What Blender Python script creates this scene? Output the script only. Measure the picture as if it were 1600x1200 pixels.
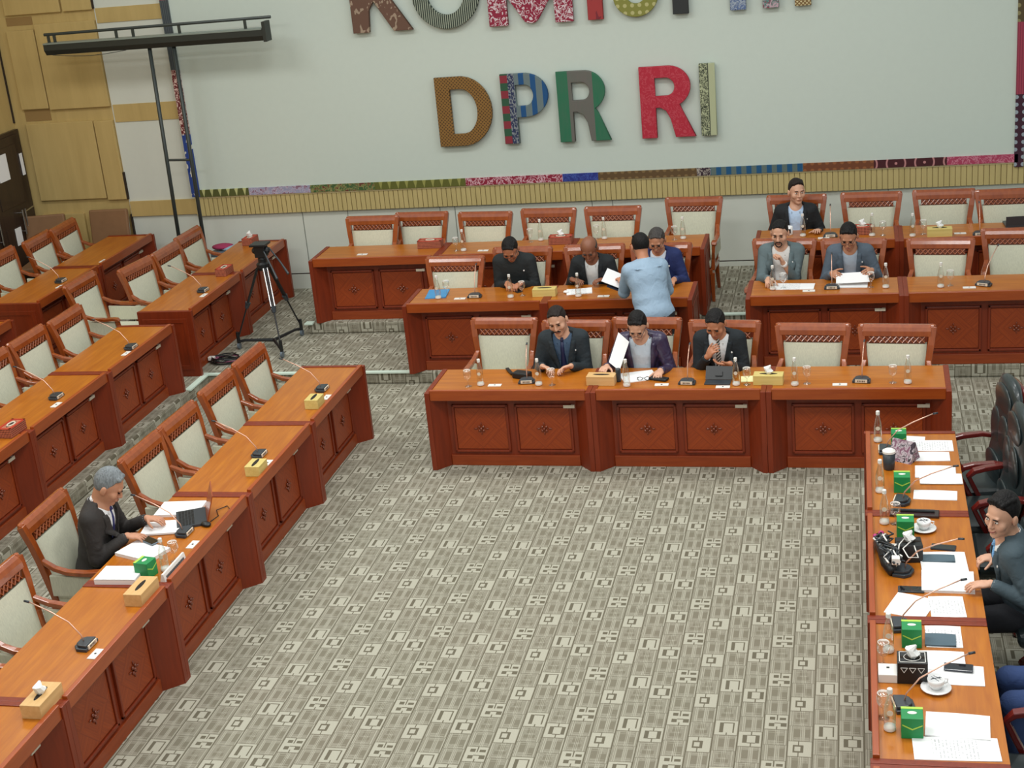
import bpy, math, random
import numpy as np
from mathutils import Vector, Matrix, Euler
random.seed(7)
for _o in list(bpy.data.objects): bpy.data.objects.remove(_o)
S = bpy.context.scene
COL = S.collection
R_ = math.radians

# ------------------------------------------------------------------ camera, world, lights, exposure
cam_d = bpy.data.cameras.new('camera'); cam = bpy.data.objects.new('camera', cam_d); COL.objects.link(cam)
CY, CP, CR = R_(14.1157), R_(19.985), R_(-5.5367)
fw = Vector((-math.sin(CY)*math.cos(CP), math.cos(CY)*math.cos(CP), -math.sin(CP)))
rt = Vector((math.cos(CY), math.sin(CY), 0)); up = rt.cross(fw)
r2 = rt*math.cos(CR) + up*math.sin(CR); u2 = -rt*math.sin(CR) + up*math.cos(CR)
cam.matrix_world = Matrix.Translation((3.7383, -11.6509, 5.1919)) @ Matrix((r2, u2, -fw)).transposed().to_4x4()
cam_d.sensor_width = 36.0; cam_d.lens = 2295.94/1600*36.0; cam_d.clip_end = 100
S.camera = cam
S.view_settings.view_transform = 'Standard'; S.view_settings.look = 'None'
S.view_settings.gamma = 1.0; S.view_settings.use_curve_mapping = False
S.view_settings.exposure = -0.02
w = bpy.data.worlds.new('hall_world'); S.world = w; w.use_nodes = True
w.node_tree.nodes['Background'].inputs[0].default_value = (0.86, 0.95, 0.93, 1)
w.node_tree.nodes['Background'].inputs[1].default_value = 0.52
for i, (lx, ly, e) in enumerate([(-4.5, 1.2, 110), (-0.5, 1.2, 125), (3.5, 1.2, 125), (-4.0, -3.5, 175), (0.5, -3.5, 180), (4.5, -3.5, 190), (0.5, -8.5, 170), (5, -8.5, 150)]):
    ld = bpy.data.lights.new('ceiling_area', 'AREA'); ld.shape = 'RECTANGLE'; ld.size = 2.2; ld.size_y = 1.2
    ld.energy = e*0.74; ld.color = (1.0, 0.985, 0.955)
    lo = bpy.data.objects.new('ceiling_area', ld); COL.objects.link(lo); lo.location = (lx, ly, 6.4)

# ------------------------------------------------------------------ node helper
class NT:
    def __init__(s, name):
        s.m = bpy.data.materials.new(name); s.m.use_nodes = True; s.t = s.m.node_tree
        s.b = s.t.nodes['Principled BSDF']
    def n(s, t, **k):
        x = s.t.nodes.new(t)
        for a, v in k.items(): setattr(x, a, v)
        return x
    def lk(s, a, b): s.t.links.new(a, b)
    def put(s, sock, v):
        if isinstance(v, bpy.types.NodeSocket): s.lk(v, sock)
        elif v is not None: sock.default_value = v
    def op(s, o, a, b=None, c=None):
        x = s.n('ShaderNodeMath', operation=o)
        s.put(x.inputs[0], a)
        if b is not None: s.put(x.inputs[1], b)
        if c is not None: s.put(x.inputs[2], c)
        return x.outputs[0]
    def band(s, v, a, b): return s.op('MULTIPLY', s.op('GREATER_THAN', v, a), s.op('LESS_THAN', v, b))
    def mx(s, a, b): return s.op('MAXIMUM', a, b)
    def mul(s, a, b): return s.op('MULTIPLY', a, b)
    def inv(s, a): return s.op('SUBTRACT', 1.0, a)
    def mix(s, f, a, b):
        x = s.n('ShaderNodeMix', data_type='RGBA')
        s.put(x.inputs[0], f)
        for sk, v in ((x.inputs[6], a), (x.inputs[7], b)):
            s.put(sk, v if isinstance(v, bpy.types.NodeSocket) else (*v[:3], 1))
        return x.outputs[2]
    def obj(s): return s.n('ShaderNodeTexCoord').outputs['Object']
    def xyz(s, v):
        x = s.n('ShaderNodeSeparateXYZ'); s.lk(v, x.inputs[0]); return x.outputs
    def comb(s, x, y, z):
        c = s.n('ShaderNodeCombineXYZ')
        for i, v in enumerate((x, y, z)): s.put(c.inputs[i], v)
        return c.outputs[0]
    def noise(s, vec, sc, det=3, ro=.5, dist=0):
        x = s.n('ShaderNodeTexNoise'); s.lk(vec, x.inputs['Vector']) if vec else None
        x.inputs['Scale'].default_value = sc; x.inputs['Detail'].default_value = det
        x.inputs['Roughness'].default_value = ro; x.inputs['Distortion'].default_value = dist
        return x.outputs[0]
    def ramp(s, f, stops):
        x = s.n('ShaderNodeValToRGB'); s.lk(f, x.inputs[0]); e = x.color_ramp.elements
        while len(e) < len(stops): e.new(0.5)
        for q, (p, c) in zip(e, stops): q.position = p; q.color = (*c, 1)
        return x.outputs[0]
    def bump(s, h, st=.2, d=.01):
        x = s.n('ShaderNodeBump'); s.lk(h, x.inputs['Height']); x.inputs['Strength'].default_value = st; x.inputs['Distance'].default_value = d
        s.lk(x.outputs[0], s.b.inputs['Normal'])
    def col(s, v): s.put(s.b.inputs['Base Color'], v if isinstance(v, bpy.types.NodeSocket) else (*v, 1)); return s
    def rough(s, v): s.put(s.b.inputs['Roughness'], v); return s

def lin(r, g, b):
    f = lambda c: ((c/255+.055)/1.055)**2.4 if c > 10 else c/255/12.92
    return (f(r), f(g), f(b))

def plain(name, rgb, rough=.5, metal=0, coat=0, var=0):
    m = NT(name); c = lin(*rgb)
    if var:
        f = m.noise(m.obj(), 14, 3)
        m.col(m.mix(f, tuple(x*(1-var) for x in c), tuple(min(1, x*(1+var)) for x in c)))
    else: m.col(c)
    m.rough(rough); m.b.inputs['Metallic'].default_value = metal
    m.b.inputs['Coat Weight'].default_value = coat
    return m.m

def wood(name, c1, c2, axis=0, rough=.32, coat=.35, sc=1.0, diamond=False, plank=None):
    m = NT(name); x, y, z = m.xyz(m.obj())
    if diamond:
        a = m.op('ABSOLUTE', x); b = m.op('ABSOLUTE', z)
        inside = m.op('LESS_THAN', m.op('ADD', a, b), .19)
        g1 = m.op('ADD', a, b); g2 = m.op('SUBTRACT', a, b)
        g = m.op('ADD', m.mul(g1, inside), m.mul(g2, m.inv(inside)))
        v = m.comb(m.mul(g, 55*sc), m.mul(m.op('ADD', a, 0.0), 3), m.mul(m.op('ADD', m.op('SIGN', x), m.op('SIGN', z)), 3))
        edge = m.band(m.op('ADD', a, b), .182, .19)
        cc = m.ramp(m.noise(v, 1.0, 3, .55), [(.25, lin(*c1)), (.75, lin(*c2))])
        cc = m.mix(m.mul(edge, .55), cc, lin(*c1))
    else:
        s = [7, 7, 7]; s[axis] = .7
        v = m.comb(m.mul(x, s[0]*4*sc), m.mul(y, s[1]*4*sc), m.mul(z, s[2]*4*sc))
        cc = m.ramp(m.noise(v, 1.0, 4, .55, .3), [(.25, lin(*c1)), (.75, lin(*c2))])
    m.col(cc).rough(rough); m.b.inputs['Coat Weight'].default_value = coat; m.b.inputs['Coat Roughness'].default_value = .12
    return m.m

M = {}
M['top'] = wood('worktop_veneer', (164, 88, 18), (190, 114, 26), 0, .34, .22)
M['top_dark'] = wood('edge_veneer', (150, 74, 32), (176, 94, 42), 1, .3, .4)
M['rail'] = wood('rail_wood', (146, 60, 16), (168, 78, 24), 0, .36, .25)
M['panel'] = wood('panel_wood', (112, 36, 6), (134, 46, 10), 2, .45, .08)
M['veneer'] = wood('diamond_veneer', (124, 42, 6), (164, 68, 16), 2, .45, .08, diamond=True)
M['plinth'] = wood('plinth_wood', (130, 50, 14), (152, 64, 20), 0, .42, .12)
M['carve'] = plain('carved_rosette_wood', (124, 52, 26), .22, coat=.6)
M['chair'] = wood('chair_wood', (132, 58, 20), (164, 82, 32), 2, .25, .75, sc=.6)
M['band_shaded'] = plain('carved_band_shaded_wood', (112, 50, 22), .4, coat=.2); M['lattice'] = plain('lattice_highlight_wood', (150, 78, 40), .3, coat=.4)  # same chair wood: recess shade and lattice highlights put into the two colours
def fabric(name, rgb, sc=160, amt=.12, rough=.85):
    m = NT(name); x, y, z = m.xyz(m.obj())
    f = m.noise(m.comb(m.mul(x, sc), m.mul(y, sc), m.mul(z, sc*.12)), 1, 2)
    c = lin(*rgb)
    m.col(m.mix(f, tuple(k*(1-amt*2) for k in c), tuple(min(1, k*(1+amt)) for k in c))).rough(rough)
    return m.m
M['uph'] = fabric('sage_upholstery', (210, 210, 188))
M['white'] = plain('white_plastic', (235, 232, 226), .4)
M['label'] = plain('cream_label', (222, 210, 190), .5)
M['black'] = plain('black_plastic', (24, 26, 28), .4)
M['dkgrey'] = plain('dark_grey_plastic', (52, 58, 64), .35)
M['grey'] = plain('slate_grey_plastic', (100, 112, 122), .35)
M['steel'] = plain('brushed_steel', (190, 190, 190), .25, 1)
M['copper'] = plain('copper_toned_gooseneck', (232, 186, 164), .3, .6)
M['bm'] = plain('black_leather', (34, 44, 46), .38, coat=.3)
M['mah'] = plain('mahogany_lacquer', (104, 30, 26), .2, coat=.6)
M['brownv'] = plain('brown_vinyl', (134, 98, 66), .6, var=.1)
M['boxwood'] = wood('pale_box_wood', (208, 164, 104), (226, 186, 128), 0, .5, .1)
M['boxyel'] = wood('yellow_box_wood', (206, 184, 104), (224, 204, 130), 0, .5, .1)
M['tissue'] = plain('tissue_paper', (240, 240, 238), .9)
M['paper'] = plain('paper', (243, 243, 243), .8)
M['ceram'] = plain('white_china', (240, 240, 240), .15, coat=.5)
M['green'] = plain('green_carton', (20, 138, 74), .45)
M['lime'] = plain('lime_trim', (176, 214, 84), .5)
M['rattanred'] = plain('red_lacquer', (186, 52, 34), .4)
M['slot'] = plain('slot_shadow_black', (38, 30, 22), .9)
M['navyphone'] = plain('navy_glass_phone', (26, 32, 48), .12, coat=.6)
M['screen'] = plain('dark_screen', (20, 22, 28), .08, coat=.8)
M['blue'] = plain('sky_blue_card', (70, 150, 205), .5)
M['slate'] = plain('slate_cover', (78, 100, 112), .5)
M['dkfold'] = plain('burgundy_black_leather', (44, 22, 24), .3, coat=.5)
def clear(name, tint=(.93, .96, .95), a=.22):
    m = NT(name); t = m.t
    gl = t.nodes.new('ShaderNodeBsdfGlossy'); gl.inputs['Roughness'].default_value = .04; gl.inputs[0].default_value = (1, 1, 1, 1)
    tr = t.nodes.new('ShaderNodeBsdfTransparent'); tr.inputs[0].default_value = (*tint, 1)
    lw = t.nodes.new('ShaderNodeLayerWeight'); lw.inputs[0].default_value = .35
    mx = t.nodes.new('ShaderNodeMixShader'); t.links.new(lw.outputs['Facing'], mx.inputs[0])
    ad = m.op('ADD', m.mul(lw.outputs['Facing'], .75), a*.3); t.links.new(ad, mx.inputs[0])
    t.links.new(tr.outputs[0], mx.inputs[1]); t.links.new(gl.outputs[0], mx.inputs[2])
    t.links.new(mx.outputs[0], t.nodes['Material Output'].inputs[0])
    return m.m
M['clear'] = clear('clear_plastic'); M['glass'] = clear('clear_glass', (.97, .98, .98), .1)
def striped_paper(name):
    m = NT(name); x, y, z = m.xyz(m.obj())
    f = m.op('FRACT', m.mul(y, 55)); g = m.noise(m.comb(m.mul(x, 90), m.mul(m.op('FLOOR', m.mul(y, 55)), 3.7), 0), 1, 1)
    k = m.mul(m.mul(m.band(f, .2, .55), m.op('GREATER_THAN', g, .47)), m.mul(m.band(x, -.085, .075), m.band(y, -.11, .115)))
    m.col(m.mix(m.mul(k, .45), lin(244, 244, 244), lin(90, 95, 105))).rough(.8)
    return m.m
M['print'] = striped_paper('printed_paper')

# carpet: 4 columns of 0.15 m cells, one pale motif cell in every three
def carpet():
    m = NT('patterned_carpet')
    g = m.n('ShaderNodeNewGeometry'); px, py, pz = m.xyz(g.outputs['Position']); nx, ny, nz = m.xyz(g.outputs['Normal'])
    X = m.op('ADD', px, m.mul(pz, m.op('ABSOLUTE', nx))); Y = m.op('ADD', py, m.mul(pz, m.op('ABSOLUTE', ny)))
    u = m.op('DIVIDE', m.op('ADD', X, -2.105+60.0), .15)
    ci = m.op('FLOOR', u); fu = m.op('FRACT', u); k = m.op('FLOORED_MODULO', ci, 4.0)
    is_ = [m.op('COMPARE', k, float(i), .1) for i in range(4)]
    offs = [-3.58, -3.39, -3.50, -3.305]
    off = None
    for s_, o_ in zip(is_, offs):
        t_ = m.mul(s_, o_); off = t_ if off is None else m.op('ADD', off, t_)
    v = m.op('DIVIDE', m.op('ADD', m.op('SUBTRACT', Y, off), .0808+48.5), .16167)
    ri = m.op('FLOORED_MODULO', m.op('FLOOR', v), 3.0); fv = m.op('FRACT', v)
    pale = m.op('COMPARE', ri, 0.0, .1)
    B = m.band
    def box(a, b, c, d): return m.mul(B(fu, a, b), B(fv, c, d))
    # dark marks in the four motif cells
    mD = m.mul(box(.2, .62, .26, .74), m.inv(box(.27, .5, .36, .64)))
    mD = m.mx(mD, m.mx(box(.4, .44, .74, 1), box(.4, .44, 0, .26)))
    mA = m.mx(box(.2, .36, .18, .84), m.mx(box(.74, .8, .18, .84), m.mx(box(.36, .8, .8, .85), box(.48, .53, 0, .18))))
    mB = m.mx(box(.18, .36, .24, .76), m.mx(box(.7, .86, .24, .76), m.mx(box(.36, .7, .72, .77), m.mx(box(.36, .7, .22, .27), m.mx(box(.5, .55, .77, 1), box(.5, .55, 0, .23))))))
    mC = m.mx(box(.2, .42, .64, .84), m.mx(box(.6, .86, .64, .8), m.mx(box(.18, .4, .2, .42), m.mx(box(.66, .9, .2, .44), m.mx(box(.4, .66, .4, .45), m.mx(box(.48, .53, .62, 1), box(.48, .53, 0, .2)))))))
    mark = None
    for s_, q in zip(is_, (mD, mA, mB, mC)):
        t_ = m.mul(s_, q); mark = t_ if mark is None else m.mx(mark, t_)
    palev = m.mul(pale, m.inv(mark))
    palev = m.mul(palev, B(fu, .02, .93)); palev = m.mul(palev, B(fv, .03, .97))
    # plain cells: dark woven blocks between bright vertical threads
    wob = m.noise(m.comb(m.mul(X, 9), m.mul(Y, 9), 0), 1, 1)
    sel = m.op('FRACT', m.mul(m.op('ADD', m.mul(ci, 3.0), m.mul(m.op('FLOOR', v), 1.0)), .38197))
    sh = m.mul(m.op('SUBTRACT', sel, .5), .12)
    su = m.op('ADD', fu, sh)
    vert = None
    for a_, b_ in ((.06, .10), (.14, .17), (.45, .48), (.52, .55), (.59, .62), (.86, .90)):
        t_ = B(su, a_, b_); vert = t_ if vert is None else m.mx(vert, t_)
    hor = None
    for a_, b_ in ((.06, .11), (.20, .24), (.78, .82), (.90, .94)):
        t_ = m.mul(B(fv, a_, b_), B(su, .2, .8)); hor = t_ if hor is None else m.mx(hor, t_)
    fine = m.mul(m.op('LESS_THAN', m.op('FRACT', m.mul(fu, 19.0)), .45), .5)
    blkA = m.mul(m.mx(B(su, .19, .43), B(su, .64, .84)), B(fv, .2, .82))
    blkB = m.mx(m.mul(B(su, .26, .74), B(fv, .18, .46)), m.mul(B(su, .34, .66), B(fv, .56, .88)))
    blkC = m.mx(m.mul(B(su, .2, .5), B(fv, .3, .9)), m.mul(B(su, .56, .84), B(fv, .12, .6)))
    sA = m.op('LESS_THAN', sel, .36); sB = m.op('GREATER_THAN', sel, .68); sC = m.mul(m.inv(sA), m.inv(sB))
    blk = m.mx(m.mul(blkA, sA), m.mx(m.mul(blkB, sB), m.mul(blkC, sC)))
    plainc = m.inv(pale)
    bright = m.mul(plainc, m.mx(m.mul(vert, m.op('ADD', .55, m.mul(wob, .6))), m.mx(m.mul(hor, .55), m.mul(fine, m.inv(blk)))))
    dark = m.mul(plainc, blk)
    line = m.mx(m.op('GREATER_THAN', fu, .955), m.mul(m.op('GREATER_THAN', fv, .97), .6))
    line = m.mx(line, m.mul(mark, m.mul(pale, .8)))
    grain = m.noise(m.comb(m.mul(X, 200), m.mul(Y, 200), m.mul(pz, 200)), 1, 2)
    hue = m.noise(m.comb(m.mul(X, .9), m.mul(Y, .9), 0), 1, 2)
    base = m.mix(hue, lin(130, 129, 113), lin(137, 128, 114))
    c = m.mix(palev, base, lin(182, 179, 163))
    c = m.mix(m.mul(bright, .9), c, lin(182, 179, 163))
    c = m.mix(m.mul(dark, .26), c, lin(112, 106, 88))
    c = m.mix(m.mul(line, .8), c, lin(88, 82, 66))
    c = m.mix(m.mul(m.op('SUBTRACT', grain, .3), .5), c, lin(96, 90, 74))
    m.col(c).rough(.95); m.b.inputs['Specular IOR Level'].default_value = .1
    m.bump(m.op('ADD', m.mul(palev, .7), grain), .25, .004)
    return m.m
M['carpet'] = carpet()
M['wallw'] = plain('pale_grey_green_wall', (212, 216, 206), .55, var=.02)
M['board'] = plain('pale_board', (202, 213, 204), .6, var=.02)
M['tan'] = wood('tan_panel', (184, 158, 100), (198, 172, 112), 2, .6, 0, sc=.4)
M['tan2'] = wood('tan_band', (186, 168, 112), (200, 181, 124), 2, .6, 0, sc=.4)
M['gap'] = plain('dark_gap', (46, 34, 22), .8)
M['doorw'] = wood('dark_door_wood', (42, 30, 24), (58, 42, 32), 2, .4, .2)
M['strip'] = plain('white_step_strip', (214, 232, 218), .5)

# ------------------------------------------------------------------ mesh helper
class MB:
    def __init__(s): s.v = []; s.f = []; s.mi = []; s.cur = 0; s.T = None
    def vert(s, p):
        p = Vector(p)
        if s.T is not None: p = s.T @ p
        s.v.append(tuple(p)); return len(s.v)-1
    def face(s, ids): s.f.append(tuple(ids)); s.mi.append(s.cur)
    def box(s, x0, y0, z0, x1, y1, z1):
        i = [s.vert(p) for p in ((x0,y0,z0),(x1,y0,z0),(x1,y1,z0),(x0,y1,z0),(x0,y0,z1),(x1,y0,z1),(x1,y1,z1),(x0,y1,z1))]
        for q in ((0,3,2,1),(4,5,6,7),(0,1,5,4),(1,2,6,5),(2,3,7,6),(3,0,4,7)): s.face([i[k] for k in q])
        return s
    def cbox(s, cx, cy, z0, wx, wy, h): return s.box(cx-wx/2, cy-wy/2, z0, cx+wx/2, cy+wy/2, z0+h)
    def prism(s, poly, a, b, axis='z'):
        def P(u, v, t): return {'z': (u, v, t), 'y': (u, t, v), 'x': (t, u, v)}[axis]
        n = len(poly); A = [s.vert(P(u, v, a)) for u, v in poly]; Bq = [s.vert(P(u, v, b)) for u, v in poly]
        s.face(A[::-1]); s.face(Bq)
        for i in range(n): j = (i+1) % n; s.face((A[i], A[j], Bq[j], Bq[i]))
        return s
    def tube(s, pts, r, n=8, cap=True):
        pts = [Vector(p) for p in pts]; rs = r if isinstance(r, (list, tuple)) else [r]*len(pts)
        rings = []; t0 = None
        for i, p in enumerate(pts):
            t = (pts[min(i+1, len(pts)-1)] - pts[max(i-1, 0)]).normalized()
            if t0 is None:
                a = Vector((0, 0, 1)) if abs(t.z) < .9 else Vector((1, 0, 0)); nrm = t.cross(a).normalized()
            else: nrm = (nrm - t*nrm.dot(t)).normalized()
            t0 = t; bn = t.cross(nrm)
            rings.append([s.vert(p + (nrm*math.cos(2*math.pi*k/n) + bn*math.sin(2*math.pi*k/n))*rs[i]) for k in range(n)])
        for a, b in zip(rings, rings[1:]):
            for k in range(n): s.face((a[k], a[(k+1) % n], b[(k+1) % n], b[k]))
        if cap: s.face(rings[0][::-1]); s.face(rings[-1])
        return s
    def lathe(s, prof, n=16, c=(0, 0, 0)):
        rings = []
        for r, z in prof: rings.append([s.vert((c[0]+r*math.cos(2*math.pi*k/n), c[1]+r*math.sin(2*math.pi*k/n), c[2]+z)) for k in range(n)])
        for a, b in zip(rings, rings[1:]):
            for k in range(n): s.face((a[k], a[(k+1) % n], b[(k+1) % n], b[k]))
        if prof[0][0] > 1e-4: s.face(rings[0][::-1])
        if prof[-1][0] > 1e-4: s.face(rings[-1])
        return s
    def ball(s, c, r, n=10, m_=6):
        rr = r if isinstance(r, (list, tuple)) else (r, r, r)
        rings = []
        for j in range(1, m_):
            th = math.pi*j/m_
            rings.append([s.vert((c[0]+rr[0]*math.sin(th)*math.cos(2*math.pi*k/n), c[1]+rr[1]*math.sin(th)*math.sin(2*math.pi*k/n), c[2]-rr[2]*math.cos(th))) for k in range(n)])
        a0 = s.vert((c[0], c[1], c[2]-rr[2])); a1 = s.vert((c[0], c[1], c[2]+rr[2]))
        for k in range(n): s.face((a0, rings[0][(k+1) % n], rings[0][k])); s.face((a1, rings[-1][k], rings[-1][(k+1) % n]))
        for a, b in zip(rings, rings[1:]):
            for k in range(n): s.face((a[k], a[(k+1) % n], b[(k+1) % n], b[k]))
        return s
    def sweep(s, path, wdt, hgt):
        """rectangular bar along a path in 3D; wdt across (horizontal-ish), hgt up"""
        path = [Vector(p) for p in path]; rings = []
        for i, p in enumerate(path):
            t = (path[min(i+1, len(path)-1)]-path[max(i-1, 0)]).normalized()
            sd = Vector((1, 0, 0)); sd = (sd - t*sd.dot(t)).normalized(); u_ = sd.cross(t).normalized()
            ww = wdt[i] if isinstance(wdt, (list, tuple)) else wdt; hh = hgt[i] if isinstance(hgt, (list, tuple)) else hgt
            rings.append([s.vert(p+sd*a*ww/2+u_*b*hh/2) for a, b in ((-1,-1),(1,-1),(1,1),(-1,1))])
        for a, b in zip(rings, rings[1:]):
            for k in range(4): s.face((a[k], a[(k+1) % 4], b[(k+1) % 4], b[k]))
        s.face(rings[0][::-1]); s.face(rings[-1]); return s
    def build(s, name, mats, parent=None, loc=None, bevel=0, smooth=False, rot=None):
        me = bpy.data.meshes.new(name); me.from_pydata(s.v, [], s.f)
        if not isinstance(mats, (list, tuple)): mats = [mats]
        for q in mats: me.materials.append(q)
        if len(mats) > 1: me.polygons.foreach_set('material_index', s.mi)
        if smooth: me.polygons.foreach_set('use_smooth', [True]*len(me.polygons))
        me.update()
        import bmesh
        b = bmesh.new(); b.from_mesh(me); bmesh.ops.recalc_face_normals(b, faces=b.faces); b.to_mesh(me); b.free()
        o = bpy.data.objects.new(name, me); COL.objects.link(o)
        if parent: o.parent = parent
        if loc is not None: o.location = loc
        if rot is not None: o.rotation_euler = rot
        if bevel:
            bv = o.modifiers.new('bevel', 'BEVEL'); bv.width = bevel; bv.segments = 2; bv.limit_method = 'ANGLE'; bv.angle_limit = R_(40)
            me.polygons.foreach_set('use_smooth', [False]*len(me.polygons))
        return o

def tag(o, label=None, cat=None, group=None, kind=None):
    if label: o['label'] = label
    if cat: o['category'] = cat
    if group: o['group'] = group
    if kind: o['kind'] = kind
    return o
def empty(name, loc=(0, 0, 0), rz=0.0):
    o = bpy.data.objects.new(name, None); COL.objects.link(o); o.location = loc; o.rotation_euler = (0, 0, R_(rz)); o.empty_display_size = .1
    return o
KIDS = {}
def copy_tree(o, parent=None):
    c = o.copy(); COL.objects.link(c)
    if parent: c.parent = parent
    for ch in list(o.children): copy_tree(ch, c)
    return c
class Proto:
    """first call hands out the original, later calls a copy with all its parts"""
    def __init__(s, o): s.o = o; s.used = False; s.keep = None
    def put(s, loc, rz, label, cat, group=None):
        if not s.used: t = s.o; s.used = True
        else: t = copy_tree(s.o)
        t.location = loc; t.rotation_euler = (0, 0, R_(rz)); tag(t, label, cat, group)
        return t
def struct(mb, name, mat, **k):
    o = mb.build(name, mat, **k); o['kind'] = 'structure'; return o
# ------------------------------------------------------------------ the room
T1, T2 = .135, .27
struct(MB().box(-7, -14, -.1, 9, 5.5, 0), 'floor', M['carpet'])
# first tier (left of x=-3.14 and behind y=2.2), second tier
struct(MB().prism([(-7, -14), (-3.14, -14), (-3.14, 2.24), (9, 2.24), (9, 5.5), (-7, 5.5)], 0, T1), 'floor', M['carpet'], bevel=.02)
struct(MB().prism([(-7, -14), (-4.82, -14), (-4.82, 5.5), (-7, 5.5)], T1, T2), 'floor', M['carpet'], bevel=.02)
struct(MB().prism([(-2.44, 3.55), (9, 3.55), (9, 5.5), (-2.44, 5.5)], T1, T2), 'floor', M['carpet'], bevel=.02)
struct(MB().prism([(-3.19, 1.75), (-3.12, 1.75), (-3.12, 2.215), (-.84, 2.215), (-.84, 2.27), (-3.19, 2.27)], T1-.01, T1+.006), 'trim_1', M['strip'])
struct(MB().prism([(-2.46, 3.50), (-2.36, 3.50), (-2.36, 3.60), (-2.46, 3.60)], T2-.01, T2+.006), 'trim_2', M['strip'])
struct(MB().prism([(2.3, 3.53), (2.68, 3.53), (2.68, 3.59), (2.3, 3.59)], T2-.01, T2+.006), 'trim_3', M['strip'])
# back wall
YB = 5.42
struct(MB().box(-5.39, YB, 0, 9, YB+.15, 6.2), 'wall_back', M['wallw'])
b = MB()
for x in (-3.05, -2.45, -1.25, -1.06, .65, .9, 2.9, 4.1): b.box(x-.004, YB-.004, .38, x+.004, YB+.002, 1.13)
struct(b, 'trim_4', plain('panel_joint_grey', (120, 124, 116), .7))
struct(MB().box(-5.37, YB-.004, .325, 9, YB+.002, .338), 'trim_5', M['gap'])
struct(MB().box(-5.37, YB-.012, .1, 9, YB+.002, .325), 'baseboard_back', M['wallw'])
# fluted tan band
b = MB(); x = -4.45
while x < 8.9:
    b.box(x, YB-.05, 1.145, x+.053, YB, 1.375); x += .0615
b.box(-4.45, YB-.03, 1.145, 9, YB, 1.375); struct(b, 'trim_6', M['tan2'])
struct(MB().box(-5.37, YB-.03, 1.17, -4.45, YB, 1.365), 'trim_7', M['tan'])
struct(MB().box(-4.45, YB-.055, 1.375, 9, YB, 1.392), 'trim_8', plain('cream_ledge', (222, 206, 158), .5))
for k, (z0, z1) in enumerate(((2.39, 2.61), (3.62, 3.80), (4.9, 5.1))):
    struct(MB().box(-5.37, YB-.012, z0, -4.46, YB, z1), 'trim_%d' % (9+k), M['tan'])
# raised board inside the textile border
struct(MB().box(-4.36, 5.365, 1.48, 5.46, YB, 6.2), 'wall_back', M['board'])
# left tan wall with raised panels
struct(MB().box(-6.9, 5.43, 0, -5.39, 5.58, 6.2), 'wall_back', M['tan'])
b = MB()
for (x0, x1, z0, z1) in ((-6.6, -5.83, 3.79, 5.2), (-5.80, -5.40, 3.79, 5.2),
                         (-6.63, -6.25, 2.615, 3.60), (-6.235, -5.40, 2.595, 3.66),
                         (-6.62, -5.68, 1.425, 2.43), (-5.665, -5.40, 1.40, 2.42), (-6.65, -6.05, .0, 1.24)):
    b.box(x0, 5.385, z0, x1, 5.43, z1)
struct(b, 'trim_12', M['tan'], bevel=.006)
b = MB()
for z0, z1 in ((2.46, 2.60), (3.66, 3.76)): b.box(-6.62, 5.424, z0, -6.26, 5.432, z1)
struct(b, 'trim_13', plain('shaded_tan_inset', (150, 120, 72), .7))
b = MB(); b.box(-5.395, 5.39, 1.4, -5.375, 5.45, 1.75); b.box(-5.395, 5.39, 0, -5.375, 5.45, 1.2); b.box(-5.395, 5.39, 3.8, -5.38, 5.45, 6)
struct(b, 'trim_14', M['gap'])
# side wall with the double door
struct(MB().prism([(-14, 0), (5.43, 0), (5.43, 6.2), (-14, 6.2)], -6.95, -6.8, 'x'), 'wall_left', M['tan'])
b = MB(); b.box(-6.81, 5.405, 2.45, -6.78, 5.42, 6)
struct(b, 'trim_15', M['gap'])
d = empty('door_1', (-6.78, 4.5, T2)); d['kind'] = 'structure'
b = MB(); b.box(-.02, -.95, 0, .03, .90, 2.11); b.build('door_frame', M['doorw'], d)
for s_ in (-1, 1):
    b = MB(); y0, y1 = (.02, .84) if s_ > 0 else (-.86, -.02)
    b.box(.03, y0, .02, .045, y1, 2.06); b.box(.045, y0+.12, 1.2, .052, y1-.12, 1.95); b.box(.045, y0+.12, .15, .052, y1-.12, .95)
    lf = b.build('door_leaf', M['doorw'], d, bevel=.004)
    h = MB(); yy = .06*s_
    if s_ > 0: yy = .50
    h.tube([(.10, yy, .82), (.10, yy, 1.14)], .012); h.tube([(.04, yy, .86), (.10, yy, .86)], .008); h.tube([(.04, yy, 1.10), (.10, yy, 1.10)], .008)
    if s_ > 0:
        h.tube([(.10, yy+.07, .82), (.10, yy+.07, 1.14)], .012); h.tube([(.10, yy+.07, 1.10), (.10, yy+.28, 1.12)], .009)
    h.build('door_handle', M['steel'], d)
for i, (y0, y1, z0, z1) in enumerate(((4.72, 4.96, 1.82, 2.15), (5.27, 5.33, 1.80, 2.08), (4.82, 4.96, .98, 1.2), (5.12, 5.30, .86, 1.0))):
    n = MB().box(-6.73, y0, z0, -6.722, y1, z1).build('notice', M['print'] if i else M['paper'])
    tag(n, ('white paper notice on the dark door, nearest the frame edge', 'narrow pale notice high on the dark door', 'pale notice low on the dark door', 'small pale notice at the foot of the dark door')[i], 'notice')

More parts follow.
